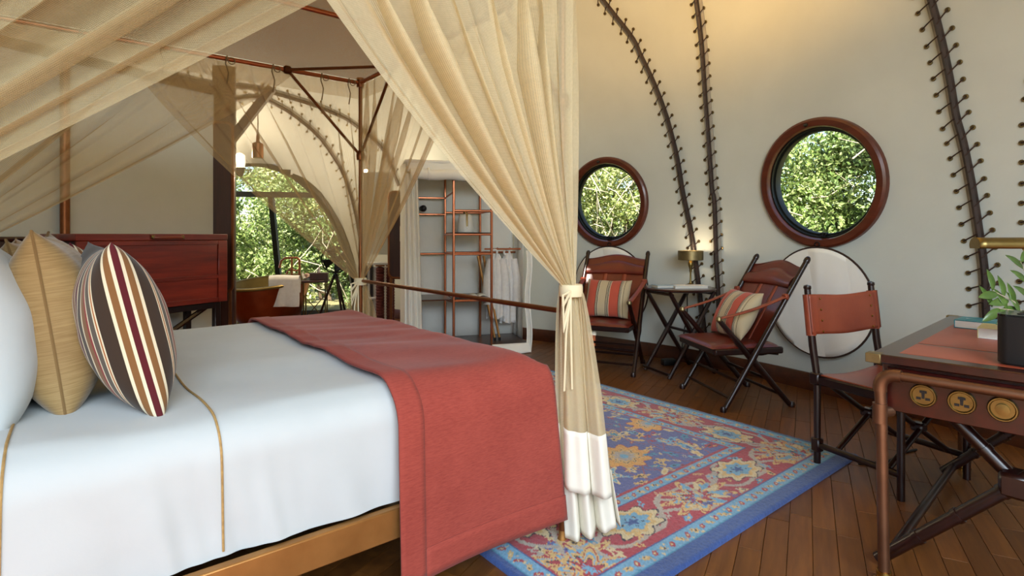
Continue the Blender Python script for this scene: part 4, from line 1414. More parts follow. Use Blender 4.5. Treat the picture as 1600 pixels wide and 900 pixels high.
# pipe frame at both ends
for ea, sg in ((-0.018, 1), (DLn + 0.018, -1)):
    z0 = 0.70
    def pipe(name, pts, r=0.0155, m='pipe_bronze', n=14):
        bx = MB(); bx.tube(pts, r, n); return bx.build(name, M[m], desk)
    lx0, lx1 = -0.035, -DWd + 0.035
    pipe('pipe_leg', [(ea, lx0 + 0.0, z0 - 0.05), (ea, lx0 - 0.004, 0.57), (ea, lx0 - 0.012, 0.02)], 0.0175)
    pipe('pipe_leg', [(ea, lx1, z0 - 0.05), (ea, lx1, 0.02)], 0.0175)
    pipe('pipe_rail', [(ea, lx0 - 0.05, z0), (ea, lx1 + 0.05, z0)])
    pipe('elbow', [(ea, lx0, z0 - 0.06)] + [(ea, lx0 - 0.045 + 0.045 * math.cos(t), z0 - 0.045 + 0.045 * math.sin(t)) for t in [PI / 2 * k / 6 for k in range(7)]] + [(ea, lx0 - 0.06, z0)], 0.021)
    pipe('elbow', [(ea, lx1, z0 - 0.06)] + [(ea, lx1 + 0.045 - 0.045 * math.cos(t), z0 - 0.045 + 0.045 * math.sin(t)) for t in [PI / 2 * k / 6 for k in range(7)]] + [(ea, lx1 + 0.06, z0)], 0.021)
    for ly in (lx0, lx1):
        pipe('tee_fitting', [(ea, ly, 0.535), (ea, ly, 0.60)], 0.022)
        pipe('tee_branch', [(ea, ly, 0.568), (ea + sg * 0.045, ly - (0.02 if ly == lx0 else -0.02), 0.568)], 0.018)
        b = MB(); b.lathe([(0.036, 0.0), (0.036, 0.008), (0.024, 0.010), (0.022, 0.045), (0.001, 0.046)], 20, T(ea, ly - (0.012 if ly == lx0 else 0), 0)); b.build('floor_flange', M['brass_bright'], desk)
# crossed folding legs near both ends
for xa in (0.10, DLn - 0.16):
    for p, q, off in (((0.0, 0.02), (0.53, 0.575), 0.0), ((0.72, 0.02), (0.19, 0.575), 0.036)):
        b = MB()
        p3 = Vector((xa + off, -p[0], p[1])); q3 = Vector((xa + off, -q[0], q[1]))
        b.tube([p3, q3], 0.021, 10)
        lg = b.build('leg', M['mahog_z'], desk)
        for f in (0.22, 0.42, 0.63, 0.82):
            c = p3.lerp(q3, f); d = (q3 - p3).normalized() * 0.008
            b = MB(); b.tube([c - d, c + d], 0.0245, 12); b.build('turned_ring', M['mahog_z'], lg)
    cpt = (xa + 0.018, -0.36, 0.397)
    b = MB(); b.rbox(cpt, (0.09, 0.075, 0.075), 0.01, 1); b.build('hinge_block', M['mahog_z'], desk)
for yy in (-0.04, -0.68):
    b = MB(); b.tube([(0.10, yy, 0.06), (DLn - 0.12, yy, 0.06)], 0.016, 10); b.build('stretcher', M['mahog_z'], desk)

def desk_pt(a, bb_, z=0.761): 
    return Vector((1.22, 1.90, 0)) + Vector((0.7376, 0.6755, 0)) * a + Vector((0.6755, -0.7376, 0)) * bb_ + Vector((0, 0, z))

# ------------------------------------------------------------------ books
def book(label, loc, rz, L, W, H, cover, text=None, group=None, spine_text=None, cover2=None):
    t = thing('book', label, 'book', loc, rz, group)
    b = MB(); b.rbox((0, 0.002, H / 2), (L - 0.006, W - 0.004, H - 0.005), 0.001, 1); b.build('pages', M['page'], t)
    for z in (0.0015, H - 0.0015):
        b = MB(); b.rbox((0, 0, z), (L, W, 0.003), 0.001, 1); b.build('cover', cover if z > 0.01 or not cover2 else cover2, t)
    b = MB(); b.rbox((0, W / 2 - 0.001, H / 2), (L, 0.003, H), 0.001, 1); b.build('spine', cover, t)
    return t
bk = book('teal covered book lying at the back of the desk', desk_pt(0.93, 0.20), DA - 0.05, 0.15, 0.21, 0.035, M['teal'], group='books on the desk')
for k, (yy, ww) in enumerate(((0.03, 0.10), (0.005, 0.13), (-0.04, 0.06))):
    b = MB(); b.rbox((0.01 + 0.0 * k, yy, 0.0353), (0.008, ww, 0.0008), 0.0002, 1); b.build('title_line', M['white_plastic'], bk)
bk = book('thick white book with pale yellow cover beside the teal book', desk_pt(0.70, 0.315), DA + 0.03, 0.16, 0.23, 0.042, M['yellow'], group='books on the desk', cover2=M['white_plastic'])
for k in range(3):
    b = MB(); b.rbox((0.03 - 0.03 * k, 0.0, 0.0423), (0.012, 0.14 - 0.03 * k, 0.0008), 0.0002, 1); b.build('title_line', M['white_plastic'], bk)
b = MB(); b.rbox((0, 0, 0.002), (0.10, 0.15, 0.004), 0.001, 1)
lf = b.build('leaflet', M['paper']); lf.location = desk_pt(0.49, 0.40); lf.rotation_euler = (0, 0, DA + 0.5)
tag(lf, 'small white leaflet lying between the books and the black speaker', 'leaflet')

# ------------------------------------------------------------------ black speaker
sp = thing('speaker', 'black rounded box speaker standing on the desk corner', 'speaker', desk_pt(0.165, 0.405), DA - 0.12)
b = MB(); b.prism(round_rect(0.155, 0.165, 0.03, 6), 0.006, 0.150); b.build('body', M['black'], sp, angle=30)
b = MB(); b.prism(round_rect(0.156, 0.166, 0.03, 6), 0.150, 0.156); b.build('top_plate', mat_plain('black_gloss', '#08080a', None, 0.15), sp, angle=30)
b = MB(); b.prism(round_rect(0.14, 0.15, 0.025, 6), 0.0, 0.007); b.build('base', M['black_metal'], sp, angle=30)
for k in range(3):
    b = MB(); b.lathe([(0.010, 0.1562), (0.010, 0.158), (0.001, 0.1582)], 12, T(-0.03 + 0.03 * k, 0.03, 0)); b.build('button', M['black_metal'], sp)
# ------------------------------------------------------------------ plant
pot = thing('potted_plant', 'leafy green stem in a dark pot behind the black speaker', 'plant', desk_pt(0.62, 0.36))
b = MB(); b.lathe([(0.001, 0.0), (0.045, 0.0), (0.06, 0.11), (0.063, 0.115), (0.055, 0.112), (0.05, 0.095), (0.001, 0.095)], 24); b.build('pot', M['black_metal'], pot)
leafm = mat_plain('waxy_leaf', '#2f4a1c', '#5d7a34', 0.35, ns=9, coat=0.2)
def leaf_blade(b, p, d, L, W, nrm):
    d = Vector(d).normalized(); nrm = Vector(nrm); s = d.cross(nrm).normalized(); n = s.cross(d)
    p = Vector(p)
    vs, fs = [], []
    K = 7
    for i in range(K + 1):
        t = i / K; wd = W * math.sin(PI * min(1, t * 0.97 + 0.03)) ** 0.8
        c = p + d * (L * t) + n * (-0.35 * L * t * t * 0.4)
        vs += [c + s * wd + n * wd * 0.25, c, c - s * wd + n * wd * 0.25]
    for i in range(K):
        a = 3 * i
        fs += [(a, a + 3, a + 4, a + 1), (a + 1, a + 4, a + 5, a + 2)]
    b.add(vs, fs)
stems = [((-0.02, 0.0, 0.09), (-0.07, 0.0, 0.155), (-0.14, 0.01, 0.195)), ((0.0, 0.0, 0.09), (0.02, 0.02, 0.2), (0.0, 0.05, 0.30)), ((0, -0.01, 0.09), (-0.06, -0.02, 0.12), (-0.15, 0.0, 0.135))]
for k, pts in enumerate(stems):
    b = MB(); b.tube(pts, [0.004, 0.003, 0.0018], 6); st_ = b.build('stem', M['twig'], pot)
    p0, p1, p2 = [Vector(x) for x in pts]
    for i in range(6):
        t = 0.32 + 0.68 * i / 5
        c = p0.lerp(p1, t).lerp(p1.lerp(p2, t), t)
        dd = (p2 - p0).normalized()
        sd = dd.cross(Vector((0.3, -1, 0.2))).normalized() * (1 if i % 2 else -1)
        b = MB(); leaf_blade(b, c, dd * 0.5 + sd * 0.8 + Vector((0, 0, 0.15)), 0.085, 0.0155, (0.25, -0.9, 0.45))
        b.build('leaf', leafm, st_, solid=0.0008)
# ------------------------------------------------------------------ brass desk lamp
shade_c = P(1568, 383, 2.28)
base_p = desk_pt(0.62, 0.66)
lamp = thing('desk_lamp', 'brass pharmacy lamp with half-cylinder shade over the desk', 'lamp', base_p)
sc = shade_c - base_p
ax = Vector((0.985, -0.17, 0))
b = MB()
prof = [(0.033 * math.cos(t), 0.033 * math.sin(t)) for t in [(-0.15 * PI) + (1.3 * PI) * k / 14 for k in range(15)]]
def shf(s, t, r=1.0):
    k = t * 14
    a = -0.15 * PI + 1.3 * PI * t
    sd = Vector((-ax.y, ax.x, 0))
    return sc + ax * (-0.105 + 0.19 * s) + sd * (0.034 * math.cos(a)) + Vector((0, 0, 0.030 * math.sin(a)))
b.grid(shf, 8, 20)
sh = b.build('shade', M['brass'], lamp, solid=0.003)
b = MB(); b.add([shf(0, k / 14) for k in range(15)], [tuple(range(15))]); b.build('end_cap', M['brass_dull'], sh)
b = MB(); b.tube([sc + ax * 0.082, sc + ax * 0.125], [0.030, 0.022], 16); b.build('socket', M['brass_bright'], lamp)
b = MB(); b.tube([sc + ax * 0.12, sc + ax * 0.16, Vector((0, 0, 0.33)) + Vector((0.02, 0, 0)), Vector((0, 0, 0.24)), Vector((0, 0, 0.02))], 0.006, 8); b.build('arm', M['brass'], lamp)
b = MB(); b.lathe([(0.001, 0), (0.075, 0), (0.075, 0.012), (0.02, 0.02), (0.009, 0.03), (0.001, 0.03)], 24); b.build('base', M['brass'], lamp)

# ================================================================== DESK CHAIR
ch = thing('desk_chair', 'folding wooden chair with chestnut leather back panel at the desk', 'chair', (1.851, 2.727, 0), math.atan2(-0.91, 0.42))
W2 = 0.255
for y in (-W2, W2):
    b = MB(); b.tube([(-0.20, y, 0.0), (-0.20, y, 0.44), (-0.225, y, 0.60), (-0.255, y, 0.885)], [0.017, 0.017, 0.019, 0.016], 10)
    b.lathe([(0.016, 0), (0.019, 0.006), (0.017, 0.018), (0.001, 0.024)], 10, T(-0.255, y, 0.885)); po = b.build('back_post', M['mahog_z'], ch)
    b = MB(); b.rbox((-0.20, y, 0.11), (0.045, 0.042, 0.07), 0.006, 1); b.build('joint', M['mahog_z'], po)
    b = MB(); b.rbox((-0.205, y, 0.44), (0.05, 0.044, 0.06), 0.006, 1); b.build('joint', M['mahog_z'], po)
    b = MB(); b.tube([(0.20, y, 0.0), (0.20, y, 0.44)], 0.016, 10); b.build('front_leg', M['mahog_z'], ch)
    b = MB(); b.tube([(-0.20, y, 0.11), (0.20, y, 0.11)], 0.0155, 10); b.build('side_stretcher', M['mahog_z'], ch)
    b = MB(); b.rbox((0.0, y, 0.435), (0.44, 0.032, 0.045), 0.006, 1); b.build('seat_rail', M['mahog_z'], ch)
for x in (-0.11, 0.13):
    for s in (-1, 1):
        b = MB(); b.tube([(x + s * 0.012, -s * W2, 0.11), (x + s * 0.012, s * W2, 0.42)], 0.013, 10); b.build('cross_bar', M['mahog_z'], ch)
    b = MB(); b.rbox((x, 0, 0.265), (0.055, 0.05, 0.04), 0.008, 1); b.build('pivot_block', M['mahog_z'], ch)
b = MB(); b.grid(lambda s, t: (-0.21 + 0.43 * s, -W2 + 2 * W2 * t, 0.462 - 0.022 * math.sin(PI * t) - 0.004 * math.sin(PI * s)), 14, 22); b.build('seat', M['leather_tan'], ch, solid=0.006)
def back_panel(s, t):
    y = -W2 - 0.018 + (2 * W2 + 0.036) * s; z = 0.655 + 0.20 * t
    x = -0.225 - 0.035 * (z - 0.60) / 0.285 * 0.9 + (0.026 if 0.06 < s < 0.94 else 0.019) - 0.012 * math.sin(PI * s)
    return (x - 0.0, y, z + 0.006 * math.cos(PI * s * 2))
b = MB(); b.grid(back_panel, 40, 12); bp = b.build('backrest', M['leather_tan'], ch, solid=0.005)
for y in (-W2, W2):
    b = MB(); b.tube([(-0.232, y, 0.652), (-0.255, y, 0.858)], [0.0235, 0.0225], 14); b.build('leather_sleeve', M['leather_tan'], bp)
    for k in range(4):
        yy = y - (0.055 if y > 0 else -0.055); zz = 0.672 + 0.055 * k
        xx = -0.225 - 0.035 * (zz - 0.6) / 0.285 * 0.9 + 0.026 - 0.003
        for dx in (0.004, -0.008):
            b = MB(); b.lathe([(0.0055, -0.002), (0.0055, 0.002), (0.001, 0.004)], 8, T(xx + dx, yy, zz) @ R(PI / 2 if dx > 0 else -PI / 2, 'Y')); b.build('stud', M['brass_bright'], bp)

# ================================================================== LOUNGE ARMCHAIRS
def armchair(label, loc, rz, clabel):
    t = thing('safari_armchair', label, 'armchair', loc, rz, 'leather safari armchairs by the canvas wall')
    HW = 0.285
    post = lambda z: 0.27 - 0.62 * z
    armx = lambda z: -0.25 + 0.891 * z
    for y in (-HW, HW):
        b = MB(); b.tube([(post(0.02), y, 0.02), (post(0.30), y, 0.30), (post(0.34), y, 0.34), (post(0.40), y, 0.40), (post(0.98), y, 0.98)], [0.017, 0.020, 0.024, 0.020, 0.018], 10)
        b.lathe([(0.001, 0.0), (0.021, 0.0), (0.023, 0.015), (0.016, 0.035)], 10, T(post(0.0), y, 0.0))
        po = b.build('back_post', M['mahog_z'], t)
        b = MB(); b.lathe([(0.017, 0), (0.021, 0.008), (0.020, 0.03), (0.012, 0.045), (0.001, 0.05)], 10, T(post(0.975), y, 0.975) @ R(-0.55, 'Y')); b.build('finial', M['mahog_z'], po)
        yi = y * 0.90
        b = MB(); b.tube([(armx(0.02), yi, 0.02), (armx(0.34), yi, 0.34), (armx(0.60), yi, 0.60)], [0.017, 0.023, 0.016], 10)
        b.lathe([(0.001, 0.0), (0.021, 0.0), (0.023, 0.015), (0.016, 0.035)], 10, T(armx(0.0), yi, 0.0))
        lg = b.build('leg', M['mahog_z'], t)
        b = MB(); b.lathe([(0.016, -0.01), (0.022, 0.0), (0.018, 0.02), (0.001, 0.026)], 10, T(armx(0.6), yi, 0.6)); b.build('finial', M['brass_dull'], lg)
        b = MB(); b.rbox((0.06, y * 0.86, 0.385), (0.50, 0.03, 0.045), 0.008, 1); b.build('seat_rail', M['mahog_z'], t)
        # leather strap arm
        A = Vector((armx(0.595), yi, 0.61)); C = Vector((post(0.75) + 0.012, y, 0.75))
        def strap(s, u_, A=A, C=C):
            p = A.lerp(C, s); p.z -= 0.015 * math.sin(PI * s)
            return p + Vector((0, (u_ - 0.5) * 0.045, 0.006 * (1 - (2 * u_ - 1) ** 2)))
        b = MB(); b.grid(strap, 18, 6); b.build('arm_strap', M['leather_tan'], t, solid=0.006)
        b = MB(); b.rbox(C, (0.03, 0.05, 0.04), 0.008, 1); b.build('strap_loop', M['leather_tan'], t)
    for z in (0.085, 0.19):
        b = MB(); b.tube([(post(z), -HW, z), (post(z), HW, z)], 0.011, 8); b.build('stretcher', M['mahog_z'], t)
        b = MB(); b.tube([(armx(z), -HW * 0.9, z), (armx(z), HW * 0.9, z)], 0.011, 8); b.build('stretcher', M['mahog_z'], t)
    for x in (0.30, -0.17):
        b = MB(); b.rbox((x, 0, 0.385), (0.03, HW * 1.72, 0.045), 0.008, 1); b.build('seat_rail', M['mahog_z'], t)
    # curved apron below the front of the seat
    out = [(-0.22, 0.0), (0.22, 0.0), (0.22, -0.02), (0.12, -0.035), (0.05, -0.06), (0.0, -0.07), (-0.05, -0.06), (-0.12, -0.035), (-0.22, -0.02)]
    b = MB(); b.prism(out, -0.008, 0.008, T(-0.17, 0, 0.365) @ R(PI / 2, 'Z') @ R(PI / 2, 'X')); b.build('apron', M['mahog_z'], t)
    # seat cushion
    def seat(s, u_, sg=1):
        x = -0.17 + 0.50 * s; y = (u_ - 0.5) * 2 * HW * 0.9
        e = (1 - abs(2 * s - 1) ** 6) * (1 - abs(2 * u_ - 1) ** 6)
        return (x, y, 0.408 + sg * 0.030 * max(0, e) ** 0.5 - (0.004 * math.exp(-((s - 0.5) / 0.02) ** 2) if sg > 0 else 0))
    b = MB(); b.grid(lambda s, u_: seat(s, u_, 1), 32, 24); b.grid(lambda s, u_: seat(s, u_, -0.6), 20, 16)
    b.build('seat', M['leather'], t, angle=70)
    # back sling with rolled headrest and wavy top
    def sling(s, u_):
        y = (u_ - 0.5) * 2 * (HW - 0.004)
        z = 0.36 + (0.60 + 0.02 * math.cos(2 * PI * (u_ - 0.5)) ) * s
        x = post(z) - 0.012 - 0.035 * math.sin(PI * u_) * (1 - 0.5 * s)
        return (x, y, z)
    b = MB(); b.grid(sling, 30, 26); bk_ = b.build('backrest', M['leather'], t, solid=0.008, angle=60)
    def roll(s, u_):
        y = (u_ - 0.5) * 2 * (HW - 0.02)
        a = PI * (s * 1.0)
        z = 0.855 + 0.022 * math.cos(2 * PI * (u_ - 0.5)) * s - 0.05 * math.cos(a)
        return (post(z) - 0.010 - 0.02 * math.sin(PI * u_) + 0.035 * math.sin(a), y, z)
    b = MB(); b.grid(roll, 14, 24); b.build('headrest', M['leather'], bk_, angle=60)
    for yy in (-0.09, 0.09):
        b = MB(); b.grid(lambda s, u_: Vector(sling(0.1 + 0.68 * s, yy / (2 * HW) + 0.5 + (u_ - 0.5) * 0.07)) + Vector((0.007, 0, 0)), 16, 3); b.build('strip', M['leather_tan'], bk_, solid=0.003)
    # loose cushion
    me = cushion_mesh('striped_cushion', 0.40, 0.36, 0.15, M['stripe_coral'], n=36, uvmode='across', pinch=0.06, crump=0.003, seed=len(bpy.data.objects))
    o = bpy.data.objects.new('striped_cushion', me)
    COL.objects.link(o)
    o.matrix_world = T(*loc) @ R(rz, 'Z') @ T(0.005, 0.0, 0.605) @ R(-0.50, 'Y')
    tag(o, clabel, 'cushion', 'coral striped cushions')
    return t
armchair('dark wood safari armchair with red leather, facing forward beside the curtain', (0.849, 4.936, 0), math.atan2(-0.91, -0.42), 'coral and beige striped cushion on the armchair beside the curtain')
armchair('dark wood safari armchair with red leather turned sideways, right of the side table', (1.606, 3.986, 0), math.radians(189.8), 'coral and beige striped cushion on the sideways turned armchair')

# ================================================================== SIDE TABLE, LAMP, BOOKS
TBL = Vector((1.43, 4.75, 0))
tb = thing('side_table', 'round dark folding side table between the two armchairs', 'table', TBL, math.radians(20))
b = MB(); b.lathe([(0.001, 0.695), (0.27, 0.695), (0.292, 0.702), (0.296, 0.712), (0.288, 0.72), (0.001, 0.72)], 48); b.build('table_top', M['mahog'], tb, angle=35)
for y, sg in ((-0.17, 1), (0.17, 1), ):
    for s in (-1, 1):
        b = MB(); b.tube([(s * 0.24, y + s * 0.014, 0.0), (0, y + s * 0.014, 0.36), (-s * 0.21, y + s * 0.014, 0.69)], [0.016, 0.021, 0.017], 8); b.build('leg', M['mahog_z'], tb)
for x, z in ((-0.24, 0.03), (0.24, 0.03), (-0.2, 0.675), (0.2, 0.675), (0.0, 0.36)):
    b = MB(); b.tube([(x, -0.18, z), (x, 0.18, z)], 0.012, 8); b.build('stretcher', M['mahog_z'], tb)
LMP = Vector((279 / FPX * 4.86, 4.86, 0.7205))
lp = thing('table_lamp', 'small brass table lamp with drum shade on the side table', 'lamp', LMP)
b = MB(); b.lathe([(0.001, 0), (0.055, 0), (0.055, 0.008), (0.03, 0.016), (0.012, 0.026), (0.008, 0.05), (0.008, 0.14), (0.012, 0.15), (0.016, 0.165), (0.020, 0.18), (0.022, 0.20), (0.012, 0.215), (0.008, 0.24), (0.001, 0.24)], 20); b.build('base', M['brass'], lp)
b = MB(); b.lathe([(0.103, 0.225), (0.107, 0.228), (0.107, 0.305), (0.103, 0.308), (0.100, 0.300), (0.100, 0.230), (0.103, 0.225)], 36); b.build('shade', M['brass_dull'], lp)
b = MB(); b.lathe([(0.001, 0.24), (0.028, 0.245), (0.032, 0.27), (0.02, 0.295), (0.001, 0.298)], 14); b.build('bulb', mat_emit('lamp_glow', '#ffe2b0', 3.0), lp)
ld = bpy.data.lights.new('lamp_light', 'POINT'); ld.energy = 2.2; ld.color = (1.0, 0.78, 0.5); ld.shadow_soft_size = 0.02
lo = bpy.data.objects.new('lamp_light', ld); link(lo, lp); lo.location = (0, 0, 0.312)
c1 = Vector((1.285, 4.72, 0.7205))
book('pale blue book lying on the left of the side table', c1, 0.2, 0.17, 0.13, 0.022, M['pale_blue'], group='books on the side table')
c1 = Vector((1.49, 4.70, 0.7205))
book('large white picture book lying open flat on the side table below the lamp', c1, 0.05, 0.28, 0.15, 0.02, M['white_plastic'], group='books on the side table')
# plug adapter and cable on the floor behind the table
pg = thing('plug_adapter', 'black plug adapter on the floor behind the side table', 'adapter', (1.40, 4.98, 0), 0.3)
b = MB(); b.rbox((0, 0, 0.03), (0.13, 0.07, 0.058), 0.015, 2); b.build('body', M['black'], pg)
b = MB(); b.tube([(0.06, 0, 0.03), (0.14, 0.02, 0.02), (0.2, 0.08, 0.2), (0.23, 0.05, 0.45), (0.18, -0.02, 0.62), (0.16, -0.1, 0.69)], 0.005, 6); b.build('cable', M['black'], pg)
b = MB(); b.tube([G(1341, 726), G(1356, 727), G(1372, 724.5), G(1384, 725), G(1400, 716), G(1415, 708), G(1432, 704)], 0.006, 6)
o = b.build('power_cord', M['black'], None); o.location.z = 0.006
tag(o, 'thin black cord lying on the floor under the desk chair', 'cord')

# ================================================================== RED CHEST ON A STAND
CD = Vector((0.498, 0.867, 0))
CF = Vector((-2.99, 3.82, 0))                    # its front left corner
chest = thing('campaign_chest', 'large red mahogany chest with leather handle on a wooden stand', 'chest', CF, math.atan2(0.867, 0.498))
CL, CDp, CZ0, CZ1 = 1.10, 0.55, 0.60, 1.172
def cbox(name, c, s, m, r=0.004, par=None):
    bx = MB(); bx.rbox(c, s, r, 1); return bx.build(name, M[m], par or chest)
cbox('body', (CL / 2, CDp / 2 + 0.01, (CZ0 + 1.12) / 2), (CL, CDp - 0.02, 1.12 - CZ0), 'mahog')
lid = cbox('lid', (CL / 2, CDp / 2, 1.147), (CL + 0.012, CDp + 0.004, 0.05), 'mahog_red')
for x0, x1, z0, z1 in ((0, 0.09, CZ0, 1.12), (CL - 0.08, CL, CZ0, 1.12), (0.09, CL - 0.08, 1.085, 1.12), (0.09, CL - 0.08, 0.80, 0.83), (0.09, CL - 0.08, CZ0, 0.64)):
    cbox('front_frame', ((x0 + x1) / 2, 0.008, (z0 + z1) / 2), (x1 - x0, 0.024, z1 - z0), 'mahog_red', 0.003)
cbox('front_panel', (CL / 2, 0.014, 0.957), (CL - 0.17, 0.02, 0.26), 'mahog_red', 0.002)
cbox('front_panel', (CL / 2, 0.014, 0.72), (CL - 0.17, 0.02, 0.17), 'mahog_red', 0.002)
b = MB(); b.tube([(0.50, -0.012, 1.145), (0.53, -0.03, 1.145), (0.68, -0.03, 1.145), (0.71, -0.012, 1.145)], [0.011, 0.013, 0.013, 0.011], 8); hd = b.build('handle', M['leather_tan'], lid)
for x in (0.495, 0.715):
    b = MB(); b.rbox((x, -0.012, 1.147), (0.03, 0.018, 0.03), 0.006, 1); b.build('handle_mount', M['brass'], hd)
b = MB(); b.tube([(-0.005, 0.22, 1.02), (-0.04, 0.24, 1.0), (-0.04, 0.36, 1.0), (-0.005, 0.38, 1.02)], 0.010, 8); b.build('side_handle', M['leather_tan'], chest)
for x in (0.06, CL - 0.06):
    for y in (0.06, CDp - 0.06):
        cbox('leg', (x, y, 0.30), (0.05, 0.05, 0.60), 'mahog_z')
for s in (-1, 1):
    b = MB(); b.tube([(CL / 2 - s * 0.46, 0.07 + 0.0, 0.06), (CL / 2 + s * 0.46, 0.07 + 0.02 * s, 0.58)], 0.02, 6); b.build('cross_leg', M['mahog_z'], chest)
cbox('stand_rail', (CL / 2, 0.06, 0.57), (CL - 0.1, 0.04, 0.05), 'mahog_z')
cbox('stand_rail', (CL / 2, CDp - 0.06, 0.57), (CL - 0.1, 0.04, 0.05), 'mahog_z')

# ================================================================== CANVAS WARDROBE WITH COPPER SHELVES
WA = math.radians(16.3)
WO = Vector((-0.20, 5.45, 0))
wd = thing('wardrobe', 'open white canvas wardrobe with copper pipe ladder shelves', 'wardrobe', WO, WA)
x0, x1, dpt, hz_ = -0.82, 0.39, 0.58, 1.86
b = MB(); b.rbox(((x0 + x1) / 2, dpt / 2, 0.045), (x1 - x0, dpt, 0.09), 0.006, 1); b.build('plinth', M['wood_dark'], wd)
b = MB(); b.grid(lambda s, t: (x0 + (x1 - x0) * s, dpt + 0.01 + 0.008 * math.sin(s * 20 + t * 2), 0.05 + (hz_ - 0.05) * t), 40, 12); b.build('back_canvas', M['canvas_white'], wd, solid=0.004)
b = MB(); b.grid(lambda s, t: (x0 - 0.01 + 0.008 * math.sin(s * 14), dpt * s, 0.05 + (hz_ - 0.05) * t), 16, 12); b.build('side_canvas', M['canvas_white'], wd, solid=0.004)
b = MB(); b.grid(lambda s, t: (x1 + 0.01 + 0.012 * math.sin(s * 11 + t * 3), 0.28 + (dpt - 0.28) * s, 0.05 + (hz_ - 0.05) * t), 16, 12); b.build('side_canvas', M['canvas_white'], wd, solid=0.004)
b = MB(); b.rbox(((x0 + x1) / 2, dpt / 2, hz_), (x1 - x0 + 0.04, dpt + 0.04, 0.03), 0.01, 1); b.build('roof_canvas', M['canvas_white'], wd)
# rolled-up front blind
def rollf(s, t):
    a = 2 * PI * t
    return (x0 + 0.03 + (x1 - x0 - 0.05) * s, -0.03 + 0.045 * math.cos(a), 1.735 + 0.05 * math.sin(a) + 0.006 * math.sin(s * 25))
b = MB(); b.grid(rollf, 40, 16); b.build('rolled_blind', M['canvas_white'], wd)
b = MB(); b.grid(lambda s, t: (x0 + (x1 - x0) * s, -0.012 + 0.004 * math.sin(s * 30), 1.76 + 0.11 * t), 40, 4); b.build('valance', M['canvas_white'], wd, solid=0.004)
for xs in (-0.62, -0.18, 0.15):
    b = MB(); b.tube([(xs + 0.016 * 0, -0.03 + 0.05 * math.cos(a), 1.74 + 0.058 * math.sin(a)) for a in [2 * PI * k / 14 for k in range(14)]], 0.012, 6, closed=True, flat=0.4); b.build('strap', M['canvas_white'], wd)
# left front curtain and right strip
def lc(s, t):
    return (x0 - 0.02 + (0.12 + 0.05 * (1 - t)) * s, -0.03 + 0.022 * math.sin(s * 19 + 0.6 * t), 0.02 + 1.72 * t)
b = MB(); b.grid(lc, 40, 20); b.build('side_curtain', M['canvas_white'], wd, solid=0.003)
def rc(s, t):
    return (x1 - 0.045 + 0.06 * s + 0.012 * math.sin(t * 9), -0.02 + 0.015 * math.sin(s * 9), 0.01 + 1.0 * t)
b = MB(); b.grid(rc, 12, 20); b.build('side_curtain', M['canvas_white'], wd, solid=0.003)
b = MB(); b.grid(lambda s, t: (0.0 + x1 * s, -0.02 + 0.012 * math.sin(s * 15) * (1 - t) - 0.05 * (1 - t), 0.006 + 0.09 * t), 30, 6); b.build('front_skirt', M['canvas_white'], wd, solid=0.003)
def cp(name, p, q, r=0.0115): 
    bx = MB(); bx.tube([p, q], r, 8); return bx.build(name, M['copper'], wd)
px_ = {'fl': (-0.375, 0.0), 'fr': (0.0, 0.0), 'bl': (-0.375, 0.50), 'br': (0.0, 0.50)}
for k, (xx, yy) in px_.items():
    cp('upright', (xx, yy, 0.09), (xx, yy, 1.80), 0.013)
lev = [1.40, 1.17, 0.98, 0.53]
for z in lev:
    for a, c in (('fl', 'fr'), ('bl', 'br'), ('fl', 'bl'), ('fr', 'br')):
        if z == 1.40 and a == 'fl' and c == 'bl': continue
        cp('shelf_rail', px_[a] + (z,), px_[c] + (z,))
for z in (1.55, 1.38, 0.97, 0.49):
    cp('side_rail', (x0 + 0.02, 0.50, z), (-0.375, 0.50, z))
    if z in (1.55, 0.49): cp('side_rail', (-0.375, 0.5, z), (-0.375, 0.0, z + 0.03), 0.009)
cp('hanging_rail', (0.0, 0.30, 1.02), (x1, 0.30, 1.02), 0.010)
cp('side_rail', (0.0, 0.50, 0.98), (x1, 0.50, 0.98))
b = MB(); b.rbox((-0.19, 0.25, 1.186), (0.36, 0.48, 0.008), 0.002, 1); b.build('shelf', M['black_metal'], wd)
b = MB(); b.rbox((-0.19, 0.25, 0.546), (0.36, 0.48, 0.008), 0.002, 1); b.build('shelf', M['wood_dark'], wd)
b = MB(); b.rbox((-0.60, 0.25, 0.546), (0.42, 0.48, 0.008), 0.002, 1); b.build('shelf', M['wood_dark'], wd)
Wm = T(*WO) @ R(WA, 'Z')
def wpt(x, y, z): return Wm @ Vector((x, y, z))
# white lantern on the shelf
ln = thing('lantern', 'white tapered camping lantern with brown strap on the copper shelf', 'lantern', wpt(-0.22, 0.2, 1.191), WA)
b = MB(); b.lathe([(0.001, 0), (0.082, 0.0), (0.086, 0.012), (0.064, 0.165), (0.052, 0.182), (0.001, 0.185)], 28); b.build('body', M['white_plastic'], ln)
b = MB(); b.tube([(0.0, -0.085, 0.05), (0.0, -0.078, 0.17), (0, -0.05, 0.215), (0, 0.0, 0.225), (0, 0.05, 0.215), (0, 0.078, 0.17), (0, 0.085, 0.05)], 0.011, 6, flat=0.35); b.build('strap', M['brass_dull'], ln)
b = MB(); b.lathe([(0.010, -0.002), (0.010, 0.004), (0.001, 0.006)], 10, T(0, -0.086, 0.05) @ R(PI / 2, 'X')); b.build('stud', M['white_plastic'], ln)
